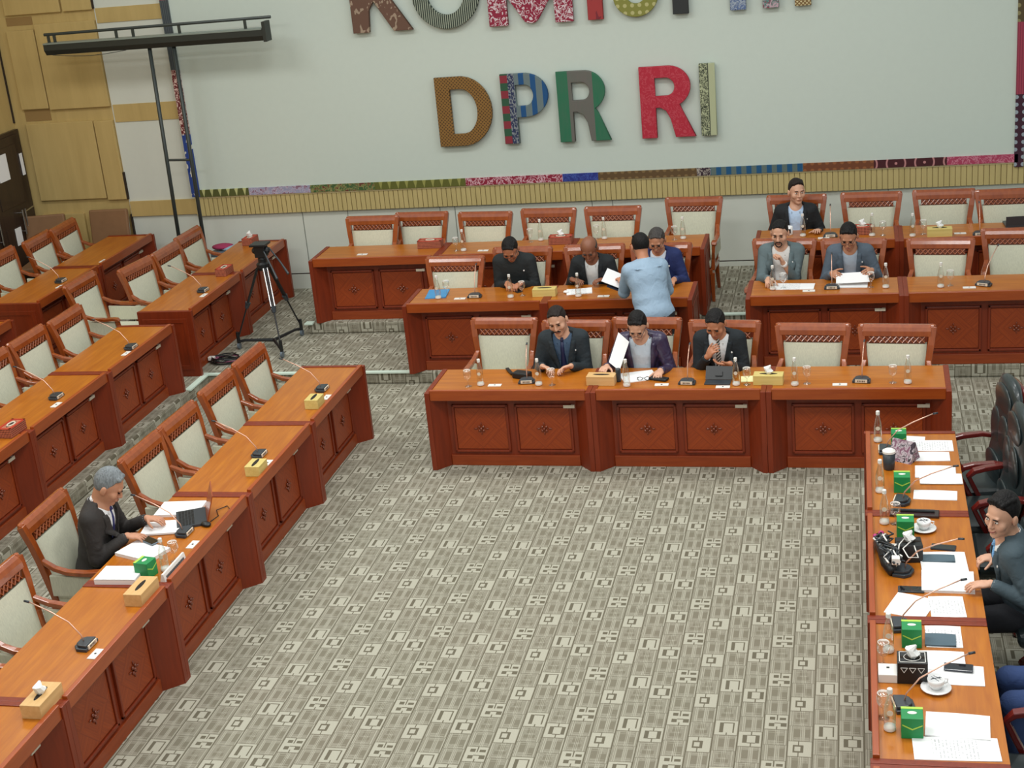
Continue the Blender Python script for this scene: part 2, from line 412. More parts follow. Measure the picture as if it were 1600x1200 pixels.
# ------------------------------------------------------------------ textile border and letters
def textile(name, kind, c):
    m = NT(name); x, y, z = m.xyz(m.obj()); c = [lin(*k) for k in c]
    B = m.band
    if kind == 'dots':
        a = m.op('SUBTRACT', m.op('FRACT', m.mul(x, 12)), .5); q = m.op('SUBTRACT', m.op('FRACT', m.mul(z, 12)), .5)
        f = m.op('LESS_THAN', m.op('ADD', m.mul(a, a), m.mul(q, q)), .07)
    elif kind == 'stripes': f = m.op('LESS_THAN', m.op('FRACT', m.mul(x, 8.6)), .5)
    elif kind == 'fine': f = m.op('LESS_THAN', m.op('FRACT', m.mul(x, 40)), .4)
    elif kind == 'tri':
        a = m.op('ABSOLUTE', m.op('SUBTRACT', m.op('FRACT', m.mul(x, 9)), .5)); f = m.op('LESS_THAN', m.mul(a, 2.2), m.mul(m.op('ADD', z, .05), 5))
    elif kind == 'swirl':
        n_ = m.noise(m.obj(), 13, 1, .5, 2.2); f = m.band(n_, .5, .6)
    elif kind == 'motl':
        n_ = m.noise(m.obj(), 22, 2, .6, 1.2); cc = m.ramp(n_, [(.38, c[0]), (.46, c[1]), (.56, c[2])]); m.col(cc).rough(.8); return m.m
    elif kind == 'lattice':
        p = m.op('ABSOLUTE', m.op('SUBTRACT', m.op('FRACT', m.mul(m.op('ADD', x, z), 24)), .5)); q = m.op('ABSOLUTE', m.op('SUBTRACT', m.op('FRACT', m.mul(m.op('SUBTRACT', x, z), 24)), .5))
        f = m.mul(m.op('LESS_THAN', p, .3), m.op('LESS_THAN', q, .3))
    elif kind == 'circles':
        a = m.op('SUBTRACT', m.op('FRACT', m.mul(x, 3.2)), .5); q = m.mul(z, 3.2); r = m.op('SQRT', m.op('ADD', m.mul(a, a), m.mul(q, q)))
        f = m.mx(m.op('LESS_THAN', r, .05), m.band(r, .3, .36))
    elif kind == 'marks':
        n_ = m.noise(m.comb(m.mul(x, 16), 0, m.mul(z, 11)), 1, 1, .5, 1.0); f = m.op('GREATER_THAN', n_, .62)
    elif kind == 'pzones':      # red and green checks, navy strip, then blue and grey bars
        ch = m.op('LESS_THAN', m.op('FRACT', m.mul(z, 5.6)), .5); a1 = m.mix(ch, lin(44, 84, 60), lin(134, 44, 56))
        nv = m.mix(m.op('GREATER_THAN', m.noise(m.comb(m.mul(x, 60), 0, m.mul(z, 30)), 1, 1), .52), lin(40, 50, 84), lin(130, 136, 140))
        br = m.mix(m.op('LESS_THAN', m.op('FRACT', m.mul(m.op('ADD', x, .06), 7.2)), .45), lin(104, 120, 122), lin(24, 78, 128))
        m.col(m.mix(m.op('GREATER_THAN', x, .165), m.mix(m.op('GREATER_THAN', x, .085), a1, nv), br)).rough(.8); return m.m
    elif kind == 'rzones':
        f = m.op('ADD', m.mul(m.inv(m.band(x, .13, .42)), .75), m.mul(m.noise(m.comb(m.mul(x, 30), 0, m.mul(z, 5)), 1, 2), .3))
    elif kind == 'izones':
        n_ = m.noise(m.obj(), 26, 1, .5, 2.2); f = m.mx(m.mul(m.band(n_, .44, .6), m.op('LESS_THAN', x, .09)), m.band(x, .09, .10))
    m.col(m.mix(f, c[0], c[1])).rough(.8); return m.m
tb = empty('textile_border', (.6, 5.36, 1.39)); tag(tb, 'framing border of joined patterned cloth strips around the pale board', 'border')
segs = [(-4.36, -3.69, 'tri', ((84, 88, 40), (190, 190, 130))), (-3.69, -2.87, 'motl', ((130, 90, 110), (190, 180, 200), (150, 150, 175))),
        (-2.87, -2.03, 'motl', ((100, 40, 36), (150, 150, 90), (60, 90, 50))), (-2.03, -.87, 'tri', ((96, 98, 38), (150, 148, 80))),
        (-.87, .33, 'swirl', ((142, 30, 56), (214, 170, 180))), (.33, .76, 'swirl', ((38, 48, 130), (60, 80, 160))),
        (.76, 1.93, 'dots', ((98, 74, 44), (130, 104, 66))), (1.93, 2.09, 'swirl', ((54, 36, 48), (180, 170, 160))),
        (2.09, 3.15, 'stripes', ((96, 112, 108), (26, 84, 128))), (3.15, 3.94, 'dots', ((116, 66, 38), (150, 92, 52))),
        (3.94, 4.74, 'circles', ((70, 22, 30), (190, 130, 130))), (4.74, 5.5, 'swirl', ((172, 62, 92), (200, 120, 140)))]
for i, (x0, x1, kd, c) in enumerate(segs):
    cx = (x0+x1)/2
    MB().box(x0-cx, -.015, -.045, x1-cx, .02, .045).build('cloth_strip', textile('cloth_%d' % i, kd, c), tb, loc=(cx-.6, 0, .05))
for i, (x0, x1, z0, z1, kd, c) in enumerate(((-4.47, -4.36, 1.40, 2.2, 'marks', ((38, 66, 140), (210, 210, 200))), (-4.47, -4.36, 2.2, 3.0, 'swirl', ((104, 30, 34), (220, 190, 180))),
        (-4.47, -4.36, 3.0, 3.84, 'fine', ((60, 66, 74), (84, 92, 92))), (-4.47, -4.36, 3.84, 4.6, 'swirl', ((176, 60, 84), (210, 130, 140))),
        (5.46, 5.56, 1.34, 2.15, 'dots', ((60, 26, 44), (150, 160, 170))), (5.46, 5.56, 2.15, 2.93, 'fine', ((160, 60, 80), (132, 44, 66))), (5.46, 5.56, 2.93, 4.2, 'dots', ((84, 70, 44), (140, 130, 90))))):
    cz = (z0+z1)/2; cx = (x0+x1)/2
    MB().box(x0-cx, -.015, z0-cz, x1-cx, .02, z1-cz).build('cloth_strip', textile('side_cloth_%d' % i, kd, c), tb, loc=(cx-.6, 0, cz-1.39))

def arc(cx, cy, rx, ry, a0, a1, n=14):
    return [(cx+rx*math.cos(R_(a0+(a1-a0)*i/n)), cy+ry*math.sin(R_(a0+(a1-a0)*i/n))) for i in range(n+1)]
def glyph(name, outlines, mat, loc, h=.82, trim=None):
    cu = bpy.data.curves.new(name, 'CURVE'); cu.dimensions = '2D'; cu.fill_mode = 'BOTH'; cu.extrude = .022; cu.bevel_depth = .006; cu.bevel_resolution = 1
    for pts in outlines:
        sp = cu.splines.new('POLY'); sp.points.add(len(pts)-1); sp.use_cyclic_u = True
        for q, (x, y) in zip(sp.points, pts): q.co = (x, y, 0, 1)
    o = bpy.data.objects.new(name, cu)
    COL.objects.link(o); dg = bpy.context.evaluated_depsgraph_get(); me = bpy.data.meshes.new_from_object(o.evaluated_get(dg))
    bpy.data.objects.remove(o)
    me.transform(Matrix.Rotation(R_(90), 4, 'X')); me.materials.clear(); me.materials.append(mat); me.materials.append(mat)
    o = bpy.data.objects.new(name, me); COL.objects.link(o); o.location = (loc[0], 5.31, loc[1])
    return o
t_ = .165; H_ = .81
def gD(w): return [[(0, 0)] + [(w*.45, 0)] + arc(w*.45, H_/2, w*.55, H_/2, -85, 85) + [(w*.45, H_), (0, H_)],
                   [(t_, t_*.8)] + [(w*.45, t_*.8)] + arc(w*.45, H_/2, w*.55-t_, H_/2-t_*.8, -85, 85) + [(w*.45, H_-t_*.8), (t_, H_-t_*.8)]]
def gP(w, hb=.50): return [[(0, 0), (t_, 0), (t_, H_-hb)] + [(w*.5, H_-hb)] + arc(w*.5, H_-hb/2, w*.5, hb/2, -85, 85) + [(w*.5, H_), (0, H_)],
                   [(t_, H_-hb+.12)] + [(w*.5, H_-hb+.12)] + arc(w*.5, H_-hb/2, w*.5-t_, hb/2-.12, -85, 85) + [(w*.5, H_-.12), (t_, H_-.12)]]
def gR(w, hb=.46):
    return [[(0, 0), (t_, 0), (t_, H_-hb), (.22, H_-hb), (.29, H_-hb-.04), (.34, H_-hb-.14), (w-.2, 0), (w+.02, 0), (.46, H_-hb-.03), (w*.74, H_-hb+.03)] + arc(w*.55, H_-hb/2, w*.42, hb/2, -60, 85) + [(w*.5, H_), (0, H_)],
            [(t_, H_-hb+.12), (w*.5, H_-hb+.12)] + arc(w*.5, H_-hb/2, w*.46-t_, hb/2-.12, -85, 85) + [(w*.5, H_-.12), (t_, H_-.12)]]
def gI(): return [[(0, 0), (.165, 0), (.165, H_), (0, H_)]]
def gK(w=.72): return [[(0, 0), (.19, 0), (.21, .25), (.28, .36), (.50, 0), (w, 0), (.42, .47), (w-.03, H_), (w-.26, H_), (.21, .5), (.19, H_), (0, H_)]]
def gO(w=.80): return [arc(w/2, H_/2, w/2, H_/2, 0, 352, 40), arc(w/2, H_/2, w/2-.17, H_/2-.15, 0, 352, 40)]
def gM(w=.98): return [[(0, 0), (.21, 0), (.21, .35), (.40, .06)] + arc(w/2, .07, .09, .06, 200, 340, 8) + [(w-.40, .06), (w-.21, .35), (w-.2, 0), (w, 0), (w, H_), (w-.2, H_), (w/2, .4), (.2, H_), (0, H_)]]
def gS(w=.50):
    o = arc(w/2, .235, w/2, .235, 190, 420, 20) + arc(w/2, H_-.2, w/2-.13, .09, 250, 60, 10) + arc(w/2, H_-.22, w/2, .22, 40, 240, 16) + arc(w/2, .235, w/2-.14, .1, 60, -160, 12)
    return [o]
T = textile
L = [('D', gD(.66), -1.11, 1.9, T('batik_lattice', 'lattice', ((140, 102, 48), (84, 58, 26))), 'raised letter D covered in brown gold latticed batik, first of the lower row'),
     ('P', gP(.55), -.31, 1.895, T('blue_woven', 'pzones', ((104, 122, 122), (34, 84, 130))), 'raised letter P in blue and grey striped woven cloth'),
     ('R', gR(.57), .36, 1.885, T('green_songket', 'rzones', ((110, 100, 98), (34, 110, 78))), 'raised letter R in green and grey woven cloth'),
     ('R', gR(.59), 1.33, 1.88, T('crimson_cloth', 'swirl', ((178, 38, 58), (188, 66, 80))), 'raised crimson letter R beside the pale letter I'),
     ('I', gI(), 2.02, 1.88, T('cream_batik', 'izones', ((178, 184, 148), (70, 76, 60))), 'raised cream and black patterned letter I closing the lower row'),
     ('K', gK(), -2.03, 3.3, T('brown_batik', 'marks', ((104, 76, 62), (160, 140, 120))), 'raised brown letter K cut by the top of the frame'),
     ('O', gO(), -1.27, 3.28, T('black_white_weave', 'fine', ((44, 54, 46), (160, 168, 150))), 'raised black and white letter O at the top'),
     ('M', gM(), -.37, 3.27, T('maroon_white_cloth', 'swirl', ((142, 34, 60), (214, 196, 200))), 'raised maroon and white letter M at the top'),
     ('I', gI(), .79, 3.27, T('brick_cloth', 'marks', ((160, 56, 56), (120, 40, 50))), 'raised brick red letter I right of the M'),
     ('S', gS(), 1.09, 3.27, T('olive_cloth', 'dots', ((132, 132, 62), (180, 176, 120))), 'raised olive letter S with rows of dashes'),
     ('I', gI(), 1.76, 3.27, plain('charcoal_cloth', (38, 42, 42), .6), 'raised near-black letter I right of the S'),
     ('I', gI(), 2.40, 3.27, T('blue_batik', 'motl', ((60, 80, 130), (170, 180, 190), (90, 110, 150))), 'raised blue and white letter I, first of the numeral three'),
     ('I', gI(), 2.76, 3.27, T('multi_cloth', 'motl', ((150, 50, 80), (60, 130, 120), (190, 160, 170))), 'raised pink and teal letter I, middle of the numeral three'),
     ('I', gI(), 3.11, 3.27, T('ochre_cloth', 'lattice', ((120, 90, 50), (210, 196, 150))), 'raised ochre and cream letter I, last of the numeral three')]
for ch, g_, x_, z_, mt, lb in L:
    tag(glyph('letter', g_, mt, (x_, z_)), lb, 'letter', 'letters spelling the room name on the board')

# ------------------------------------------------------------------ desks
def make_desk(W, D=.62, full=(True, True)):
    r = empty('panelled_desk'); p = .045
    MB().box(p, .03, .70, W-p, D, .735).build('worktop', M['top'], r)
    MB().box(p, 0, .665, W-p, .035, .762).build('front_rail', M['rail'], r, bevel=.004)
    for s_ in (0, 1):
        x0 = 0 if s_ == 0 else W-p
        b = MB()
        if full[s_]: b.box(x0, -.012, 0, x0+p, D, .742)
        else: b.prism([(-.012, 0), (.30, 0), (.30, .68), (D, .70), (D, .742), (-.012, .742)], x0, x0+p, 'x')
        xo = -.0 if s_ == 0 else W
        e = -.006 if s_ == 0 else .006
        for (a, c, z0, z1) in ((.05, .10, .08, .66), (D-.1, D-.05, .08, .66), (.10, D-.1, .08, .13), (.10, D-.1, .61, .66)) if full[s_] else ():
            b.box(min(xo, xo+e), a, z0, max(xo, xo+e), c, z1)
        b.build('side_panel', M['panel'], r, bevel=.003)
        b = MB()
        if s_ == 0: poly = [(p, -.004), (.16, .125), (.16, .145), (p, .03)]
        else: poly = [(W-p, -.004), (W-p, .03), (W-.16, .145), (W-.16, .125)]
        b.prism(poly, 0, .665); 
        b.build('wing_panel', M['panel'], r)
    b = MB(); b.box(.155, .125, .0, W-.155, .15, .70)
    pw = (W-.32-.06)/2
    cs = (.16+.02+pw/2, W-.16-.02-pw/2)
    for c in cs:
        x0, x1 = c-pw/2+.02, c+pw/2-.02
        for (a, bb, z0, z1) in ((x0, x0+.022, .13, .585), (x1-.022, x1, .13, .585), (x0, x1, .13, .152), (x0, x1, .563, .585)):
            b.box(a, .105, z0, bb, .126, z1)
    b.build('front_panel', M['panel'], r, bevel=.004)
    MB().box(.155, .108, 0, W-.155, .126, .10).build('plinth', M['plinth'], r, bevel=.003)
    for c in cs:
        MB().box(-pw/2+.045, -.006, -.195, pw/2-.045, .004, .195).build('veneer_panel', M['veneer'], r, loc=(c, .122, .357))
        b = MB(); b.ball((0, -.012, 0), (.014, .012, .014))
        for k in range(4):
            a = math.pi/4+k*math.pi/2; b.ball((.026*math.cos(a), -.008, .026*math.sin(a)), (.015, .010, .013), 8, 5)
        for s_ in (-1, 1): b.ball((.052*s_, -.006, .002), (.018, .007, .007), 8, 5); b.ball((0, -.006, .045*s_), (.007, .007, .014), 8, 5)
        b.build('rosette', M['carve'], r, loc=(c, .118, .357), smooth=True)
    MB().box(W*.82, .100, .555, W*.82+.10, .128, .583).build('inventory_tag', M['label'], r)
    return r
DP = {}
def desk(W, D, l, r):
    k = (W, D, l, r)
    if k not in DP: DP[k] = Proto(make_desk(W, D, (l, r)))
    return DP[k]
G = 'panelled desks'
rA = -.75
for i, lb in enumerate(('front row desk at the left end, under the small black bag', 'front row desk in the middle, in front of the man in a purple jacket', 'front row desk at the right end, before two empty armchairs')):
    desk(1.492, .62, i == 0, i == 2).put((i*1.494*math.cos(R_(rA)), i*1.494*math.sin(R_(rA))+.01, 0), rA, 'carved '+lb, 'desk', G)
for x, y, z, lb in ((-.82, 2.167, T1, 'second row desk at its left end, with the blue card on top'), (.667, 2.167, T1, 'second row desk which the standing man leans over'),
                    (2.68, 2.145, T1, 'second row desk of the men in grey suits'), (4.172, 2.14, T1, 'second row desk at the far right, holding one microphone'),
                    (-2.31, 3.533, T2, 'back row desk at its left end, bearing a red woven box'), (-.82, 3.533, T2, 'back row desk behind the bareheaded man in a black collarless jacket'), (.67, 3.533, T2, 'back row desk beside the pulled-out armchair at the aisle'),
                    (2.68, 3.60, T2, 'back row desk right of the aisle, before the man in a pale blue shirt'), (4.172, 3.60, T2, 'back row desk at the far right, under the yellow tissue box')):
    desk(1.492, .62, x in (-2.31, 2.68) or (x == -.82 and z == T1), x in (.667, .67)).put((x, y, z), 0, 'carved '+lb, 'desk', G)
for i, lb in enumerate(('with the farthest yellow tissue box', 'holding the second yellow tissue box', 'of the grey-haired man with the laptop', 'with the lower left pale tissue box', 'in the bottom left corner')):
    desk(1.45, .62, False, i == 0).put((-.807, .774-1.45*(i+1), 0), 90, 'carved desk in the innermost left row, '+lb, 'desk', G)
for i, lb in enumerate(('at its aisle end with the upright microphone', 'carrying a microphone and the red woven box edge', 'cut by the edge with the woven box', 'mostly cut off by the left edge')):
    desk(1.45, .62, False, i == 0).put((-3.177, 1.734-1.45*(i+1), T1), 90, 'carved desk in the middle left row, '+lb, 'desk', G)
for i, lb in enumerate(('nearer half of the pair behind the tripod', 'farther half of the pair behind the tripod')):
    desk(1.45, .62, i == 0, i == 1).put((-3.185, 2.17+1.46*i, T1), 90, 'carved desk in the middle left row, '+lb, 'desk', G)
for i, lb in enumerate(('near half of the pair reaching the wall', 'far half touching the tan wall')):
    desk(1.45, .62, i == 0, i == 1).put((-4.95, 2.15+1.47*i, T2), 90, 'carved desk in the outermost left row, '+lb, 'desk', G)
for i, lb in enumerate(('end piece cut by the left edge', 'further piece at the left edge')):
    desk(1.45, .62, False, i == 0).put((-4.92, 1.59-1.45*(i+1), T2), 90, 'carved desk in the outermost left row, '+lb, 'desk', G)
for i, lb in enumerate(('at the top end with the stack of loose papers', 'of the smiling man in the blue tie', 'with the white cup and black tissue box', 'in the bottom right corner')):
    desk(1.445, .66, i == 0, False).put((3.79, -.90-1.448*i, 0), -90, 'wooden head table section '+lb, 'desk', 'head table sections')

# ------------------------------------------------------------------ armchairs
def make_chair():
    r = empty('carved_armchair'); yb = lambda z: .20+(z-.45)*.17
    b = MB(); b.box(-.262, -.27, .375, .262, .21, .47); b.build('seat', M['uph'], r, bevel=.03)
    MB().box(-.275, -.28, .31, .275, .24, .375).build('seat_frame', M['chair'], r, bevel=.005)
    b = MB()
    n = 6
    for j in range(n):
        z0 = .46+(.885-.46)*j/n; z1 = .46+(.885-.46)*(j+1)/n
    ring = []
    def bw(z): return .222+.03*(z-.45)/.45
    rows = []
    for j in range(7):
        z = .455+.44*j/6; rows.append([b.vert((bw(z)*x, yb(z)-.018-.022*(1-x*x)*(1-((j-3)/3.4)**2), z)) for x in (-1, -.8, -.4, 0, .4, .8, 1)])
    back = []
    for j in range(7):
        z = .455+.44*j/6; back.append([b.vert((bw(z)*x, yb(z)+.03, z)) for x in (-1, 1)])
    for a, c in zip(rows, rows[1:]):
        for k in range(6): b.face((a[k], a[k+1], c[k+1], c[k]))
    for a, c, a2, c2 in zip(rows, rows[1:], back, back[1:]):
        b.face((a[0], c[0], c2[0], a2[0])); b.face((a[-1], a2[1], c2[1], c[-1])); b.face((a2[0], c2[0], c2[1], a2[1]))
    b.build('backrest', M['uph'], r, smooth=True)
    b = MB()
    for s_ in (-1, 1):
        zs = (.33, .45, .6, .75, .88, .98, 1.03)
        b.sweep([(s_*(bw(min(z, .9))+.025+max(0, z-.8)*.12), yb(z)+.004+max(0, z-.9)*.12, z) for z in zs], .055, .05)
    b.box(-.25, yb(.45)-.01, .42, .25, yb(.45)+.035, .46)
    # crest rail with rolled top and flared ears
    y0 = yb(.97)
    prof = [(y0-.018, .955), (y0-.012, 1.0), (y0+.004, 1.03), (y0+.03, 1.052), (y0+.055, 1.05), (y0+.066, 1.03), (y0+.056, 1.012), (y0+.036, 1.01), (y0+.03, .955)]
    b.prism(prof, -.287, .287, 'x')
    for s_ in (-1, 1):
        b.tube([(s_*.28, y0+.034, 1.03), (s_*.305, y0+.036, 1.032), (s_*.325, y0+.04, 1.036)], [.026, .024, .012], 8)
    b.build('back_frame', M['chair'], r, bevel=.004)
    b = MB(); b2 = MB(); zb0, zb1 = .893, .957
    b.prism([(yb(zb0)-.004, zb0), (yb(zb1)-.004, zb1), (yb(zb1)+.025, zb1), (yb(zb0)+.025, zb0)], -.235, .235, 'x')
    for k in range(10):
        x0 = -.235+.047*k
        for a, c in ((x0, x0+.047), (x0+.047, x0)):
            b2.tube([(a, yb(zb0)-.009, zb0+.006), (c, yb(zb1)-.009, zb1-.006)], .006, 4)
    cb = b.build('carved_band', M['band_shaded'], r); b2.build('lattice', M['lattice'], cb)
    for s_ in (-1, 1):
        b = MB()
        b.sweep([(s_*.265, yb(.74), .745), (s_*.285, .14, .69), (s_*.298, .04, .668), (s_*.302, -.1, .662), (s_*.302, -.2, .668), (s_*.30, -.245, .662), (s_*.298, -.262, .64)], [.04, .044, .05, .055, .06, .06, .05], [.03, .034, .034, .034, .036, .036, .03])
        b.sweep([(s_*.295, -.235, .65), (s_*.29, -.25, .56), (s_*.285, -.235, .48), (s_*.278, -.25, .36)], [.04, .034, .036, .045], [.045, .04, .04, .045])
        b.build('armrest', M['chair'], r, bevel=.006)
        b = MB(); b.prism([(-.215, .475), (.19, .475), (.19, .64), (.08, .637), (-.205, .63)], s_*.288-.014, s_*.288+.014, 'x')
        b.build('arm_panel', M['uph'], r, bevel=.006)
    for sx in (-1, 1):
        MB().sweep([(sx*.272, -.25, .33), (sx*.272, -.255, .15), (sx*.275, -.262, 0)], [.05, .042, .032], [.05, .042, .032]).build('leg', M['chair'], r, bevel=.004)
        MB().sweep([(sx*.25, .19, .36), (sx*.25, .205, .2), (sx*.252, .27, 0)], [.05, .045, .035], [.05, .045, .035]).build('leg', M['chair'], r, bevel=.004)
    return r
chair = Proto(make_chair())
GC = 'carved wooden armchairs'
def seat_at(cx, cy, z, rz, lb):     # cx, cy is where the middle of the crest rail stands
    a = R_(rz); ox, oy = .0, .325
    chair.put((cx-(ox*math.cos(a)-oy*math.sin(a)), cy-(ox*math.sin(a)+oy*math.cos(a)), z), rz, lb, 'chair', GC)
for x, y, rz, lb in ((.50, 1.18, -3, 'empty carved wooden armchair, left end of the front row behind the black bag'), (1.21, 1.06, -3, 'carved armchair of the front-row man with the dark blue tie'),
                     (1.86, 1.10, -5, 'carved armchair behind the man in the purple leather jacket'), (2.58, .97, -6, 'carved armchair of the man with the striped tie'),
                     (3.36, .83, -5, 'empty carved armchair in the front row, just right of the pale tissue box'), (4.07, .76, -5, 'empty carved armchair, right end of the front row')):
    seat_at(x, y, 0, rz, lb)
for x, y, rz, lb in ((-.41, 2.92, -2, 'empty carved armchair behind the blue card in the second row'), (.26, 3.22, -1, 'carved armchair of the man in the collarless black jacket'), (1.04, 3.22, 1, 'carved armchair of the bald man'),
                     (1.75, 3.19, -3, 'carved armchair of the man in the navy suit'), (3.02, 3.20, -6, 'carved armchair of the man with the goatee'), (3.71, 3.12, -5, 'carved armchair of the young man reading in a grey suit'),
                     (4.55, 3.02, -6, 'empty carved armchair in the second row with a bottle and goblet before it'), (5.28, 3.31, -4, 'empty carved armchair at the right edge of the second row')):
    seat_at(x, y, T1, rz, lb)
for x, y, rz, lb in ((-1.75, 4.31, -2, 'empty carved armchair, leftmost against the back wall'), (-1.18, 4.41, -3, 'empty carved armchair, second from left against the back wall'), (-.39, 4.30, -5, 'empty carved armchair above the head of the man in the collarless jacket'),
                     (.34, 4.35, -4, 'empty carved armchair in the back row behind the woven tissue box'), (1.08, 4.33, -3, 'empty carved armchair in the back row behind the standing man'), (1.96, 4.62, -4, 'empty carved armchair pulled out at the aisle end of the back row'),
                     (3.10, 4.53, -3, 'carved armchair of the man in the pale blue shirt'), (3.90, 4.52, -3, 'empty carved armchair in the back row behind a goblet, first right of the seated man'), (4.66, 4.51, -2, 'empty carved armchair in the back row behind the yellow tissue box'),
                     (5.30, 4.42, 1, 'empty carved armchair in the back row at the right edge beside the flat dark laptop')):
    seat_at(x, y, T2, rz, lb)
for y, x, rz, lb in ((.29, -1.75, 88, 'empty carved armchair, farthest of the innermost left row'), (-.42, -1.77, 88, 'empty carved armchair, second from the far end of the innermost left row'), (-1.21, -1.78, 88, 'empty carved armchair beside the second yellow tissue box'),
                     (-1.87, -1.80, 88, 'empty carved armchair just beyond the grey-haired man'), (-3.0, -2.02, 91, 'carved armchair of the grey-haired man, turned towards his desk'), (-4.05, -1.80, 88, 'empty carved armchair in the lower left, nearest the camera in its row'), (-4.85, -1.80, 90, 'carved armchair cut by the left edge below the others')):
    seat_at(x, y, 0, rz, lb)
for x, y, rz, lb in ((-4.18, -.10, 90, 'empty carved armchair at the left edge in the middle left row'), (-4.17, .58, 89, 'empty carved armchair, left of a touching pair in the middle left row'), (-4.11, 1.24, 90, 'empty carved armchair, right of a touching pair in the middle left row'),
                     (-4.61, 2.50, 88, 'empty carved armchair pushed back beside the gap in the middle left row'), (-4.22, 3.08, 82, 'empty carved armchair behind the pair of desks by the tripod, nearest one'), (-4.15, 3.72, 88, 'empty carved armchair behind the pair of desks by the tripod, middle one'), (-4.18, 4.42, 88, 'empty carved armchair behind the pair of desks by the tripod, farthest one')):
    seat_at(x, y, T1, rz, lb)
for x, y, rz, lb in ((-6.02, 3.24, 89, 'empty carved armchair at the left edge of the outermost row'), (-5.93, 3.96, 92, 'empty carved armchair, middle of the outermost left row'), (-5.90, 4.55, 93, 'empty carved armchair nearest the tan wall')):
    seat_at(x, y, T2, rz, lb)
# ------------------------------------------------------------------ things on the desks
ZA, ZB, ZC = .735, .735+T1, .735+T2
def make_mic(tall=1.0):
    r = empty('desk_microphone')
    b = MB(); b.prism([(-.075, -.045), (.075, -.045), (.07, .03), (.035, .06), (-.035, .06), (-.07, .03)], 0, .022)
    b.prism([(-.062, -.04), (.062, -.04), (.055, .02), (.03, .045), (-.03, .045), (-.055, .02)], .022, .04); b.build('base', M['dkgrey'], r, bevel=.004)
    b = MB(); b.box(-.05, -.05, .008, .05, -.043, .034); b.build('label_strip', M['label'], r)
    b = MB()
    for k in range(5): b.box(-.03+.013*k, -.0515, .014, -.024+.013*k, -.0498, .028)
    b.build('lettering', M['black'], r)
    p = [(0, .01, .035), (0, .02, .08), (0, .09*tall, .17), (0, .20*tall, .235), (0, .34*tall, .30)]
    MB().tube(p, .0045, 6).build('gooseneck', M['copper'], r, smooth=True)
    MB().tube([p[-1], (0, p[-1][1]+.035, p[-1][2]+.006)], [.008, .007], 8).build('microphone_head', M['dkgrey'], r, smooth=True)
    return r
mic = Proto(make_mic()); micU = Proto(make_mic(.45))
GM = 'gooseneck desk microphones'
def put_mic(x, y, z, rz, lb, upright=False): (micU if upright else mic).put((x, y, z), rz, 'gooseneck microphone '+lb, 'microphone', GM)
put_mic(.88, .27, ZA, 4, 'beside the small black bag in the front row', True)
put_mic(2.31, .20, ZA, -6, 'left of the open tablet case in the front row', True)
put_mic(3.77, .20, ZA, -8, 'between the two empty front row armchairs', True)
put_mic(-.11, 2.45, ZB, 0, 'right of the blue card in the second row', True)
put_mic(3.50, 2.44, ZB, 0, 'before the young man reading in a grey suit', True)
put_mic(4.92, 2.42, ZB, -25, 'at the right end of the second row, leaning right')
put_mic(3.47, 3.88, ZC, 0, 'in the back row right of the man in pale blue', True)
put_mic(4.98, 3.75, ZC, 0, 'in the back row near the flat dark laptop', True)
for x, y, z, lb in ((-1.0, .13, ZA, 'behind the far yellow tissue box'), (-1.02, -1.37, ZA, 'behind the second yellow tissue box'), (-1.04, -2.80, ZA, 'in front of the laptop of the grey-haired man'), (-1.0, -4.38, ZA, 'in the lower left, pointing at an empty armchair'),
                    (-3.30, 1.0, ZB, 'at the aisle end of the middle left row'), (-3.38, -.36, ZB, 'on the second desk of the middle left row'), (-3.36, 2.92, ZB, 'on the near desk of the pair by the tripod'), (-5.13, 3.0, ZC, 'on the outermost left row')):
    put_mic(x, y, z, 88, lb)
for x, y, lb, rz in ((3.93, -1.28, 'at the top of the head table behind papers', -90), (4.02, -2.17, 'just below the green carton near the white cup', -100), (4.00, -3.20, 'below the tangle of white cable', -110), (3.96, -3.87, 'above the lower bottles on the head table', -85), (3.95, -4.71, 'below the black patterned tissue box', -80)):
    put_mic(x, y, ZA, rz, lb)

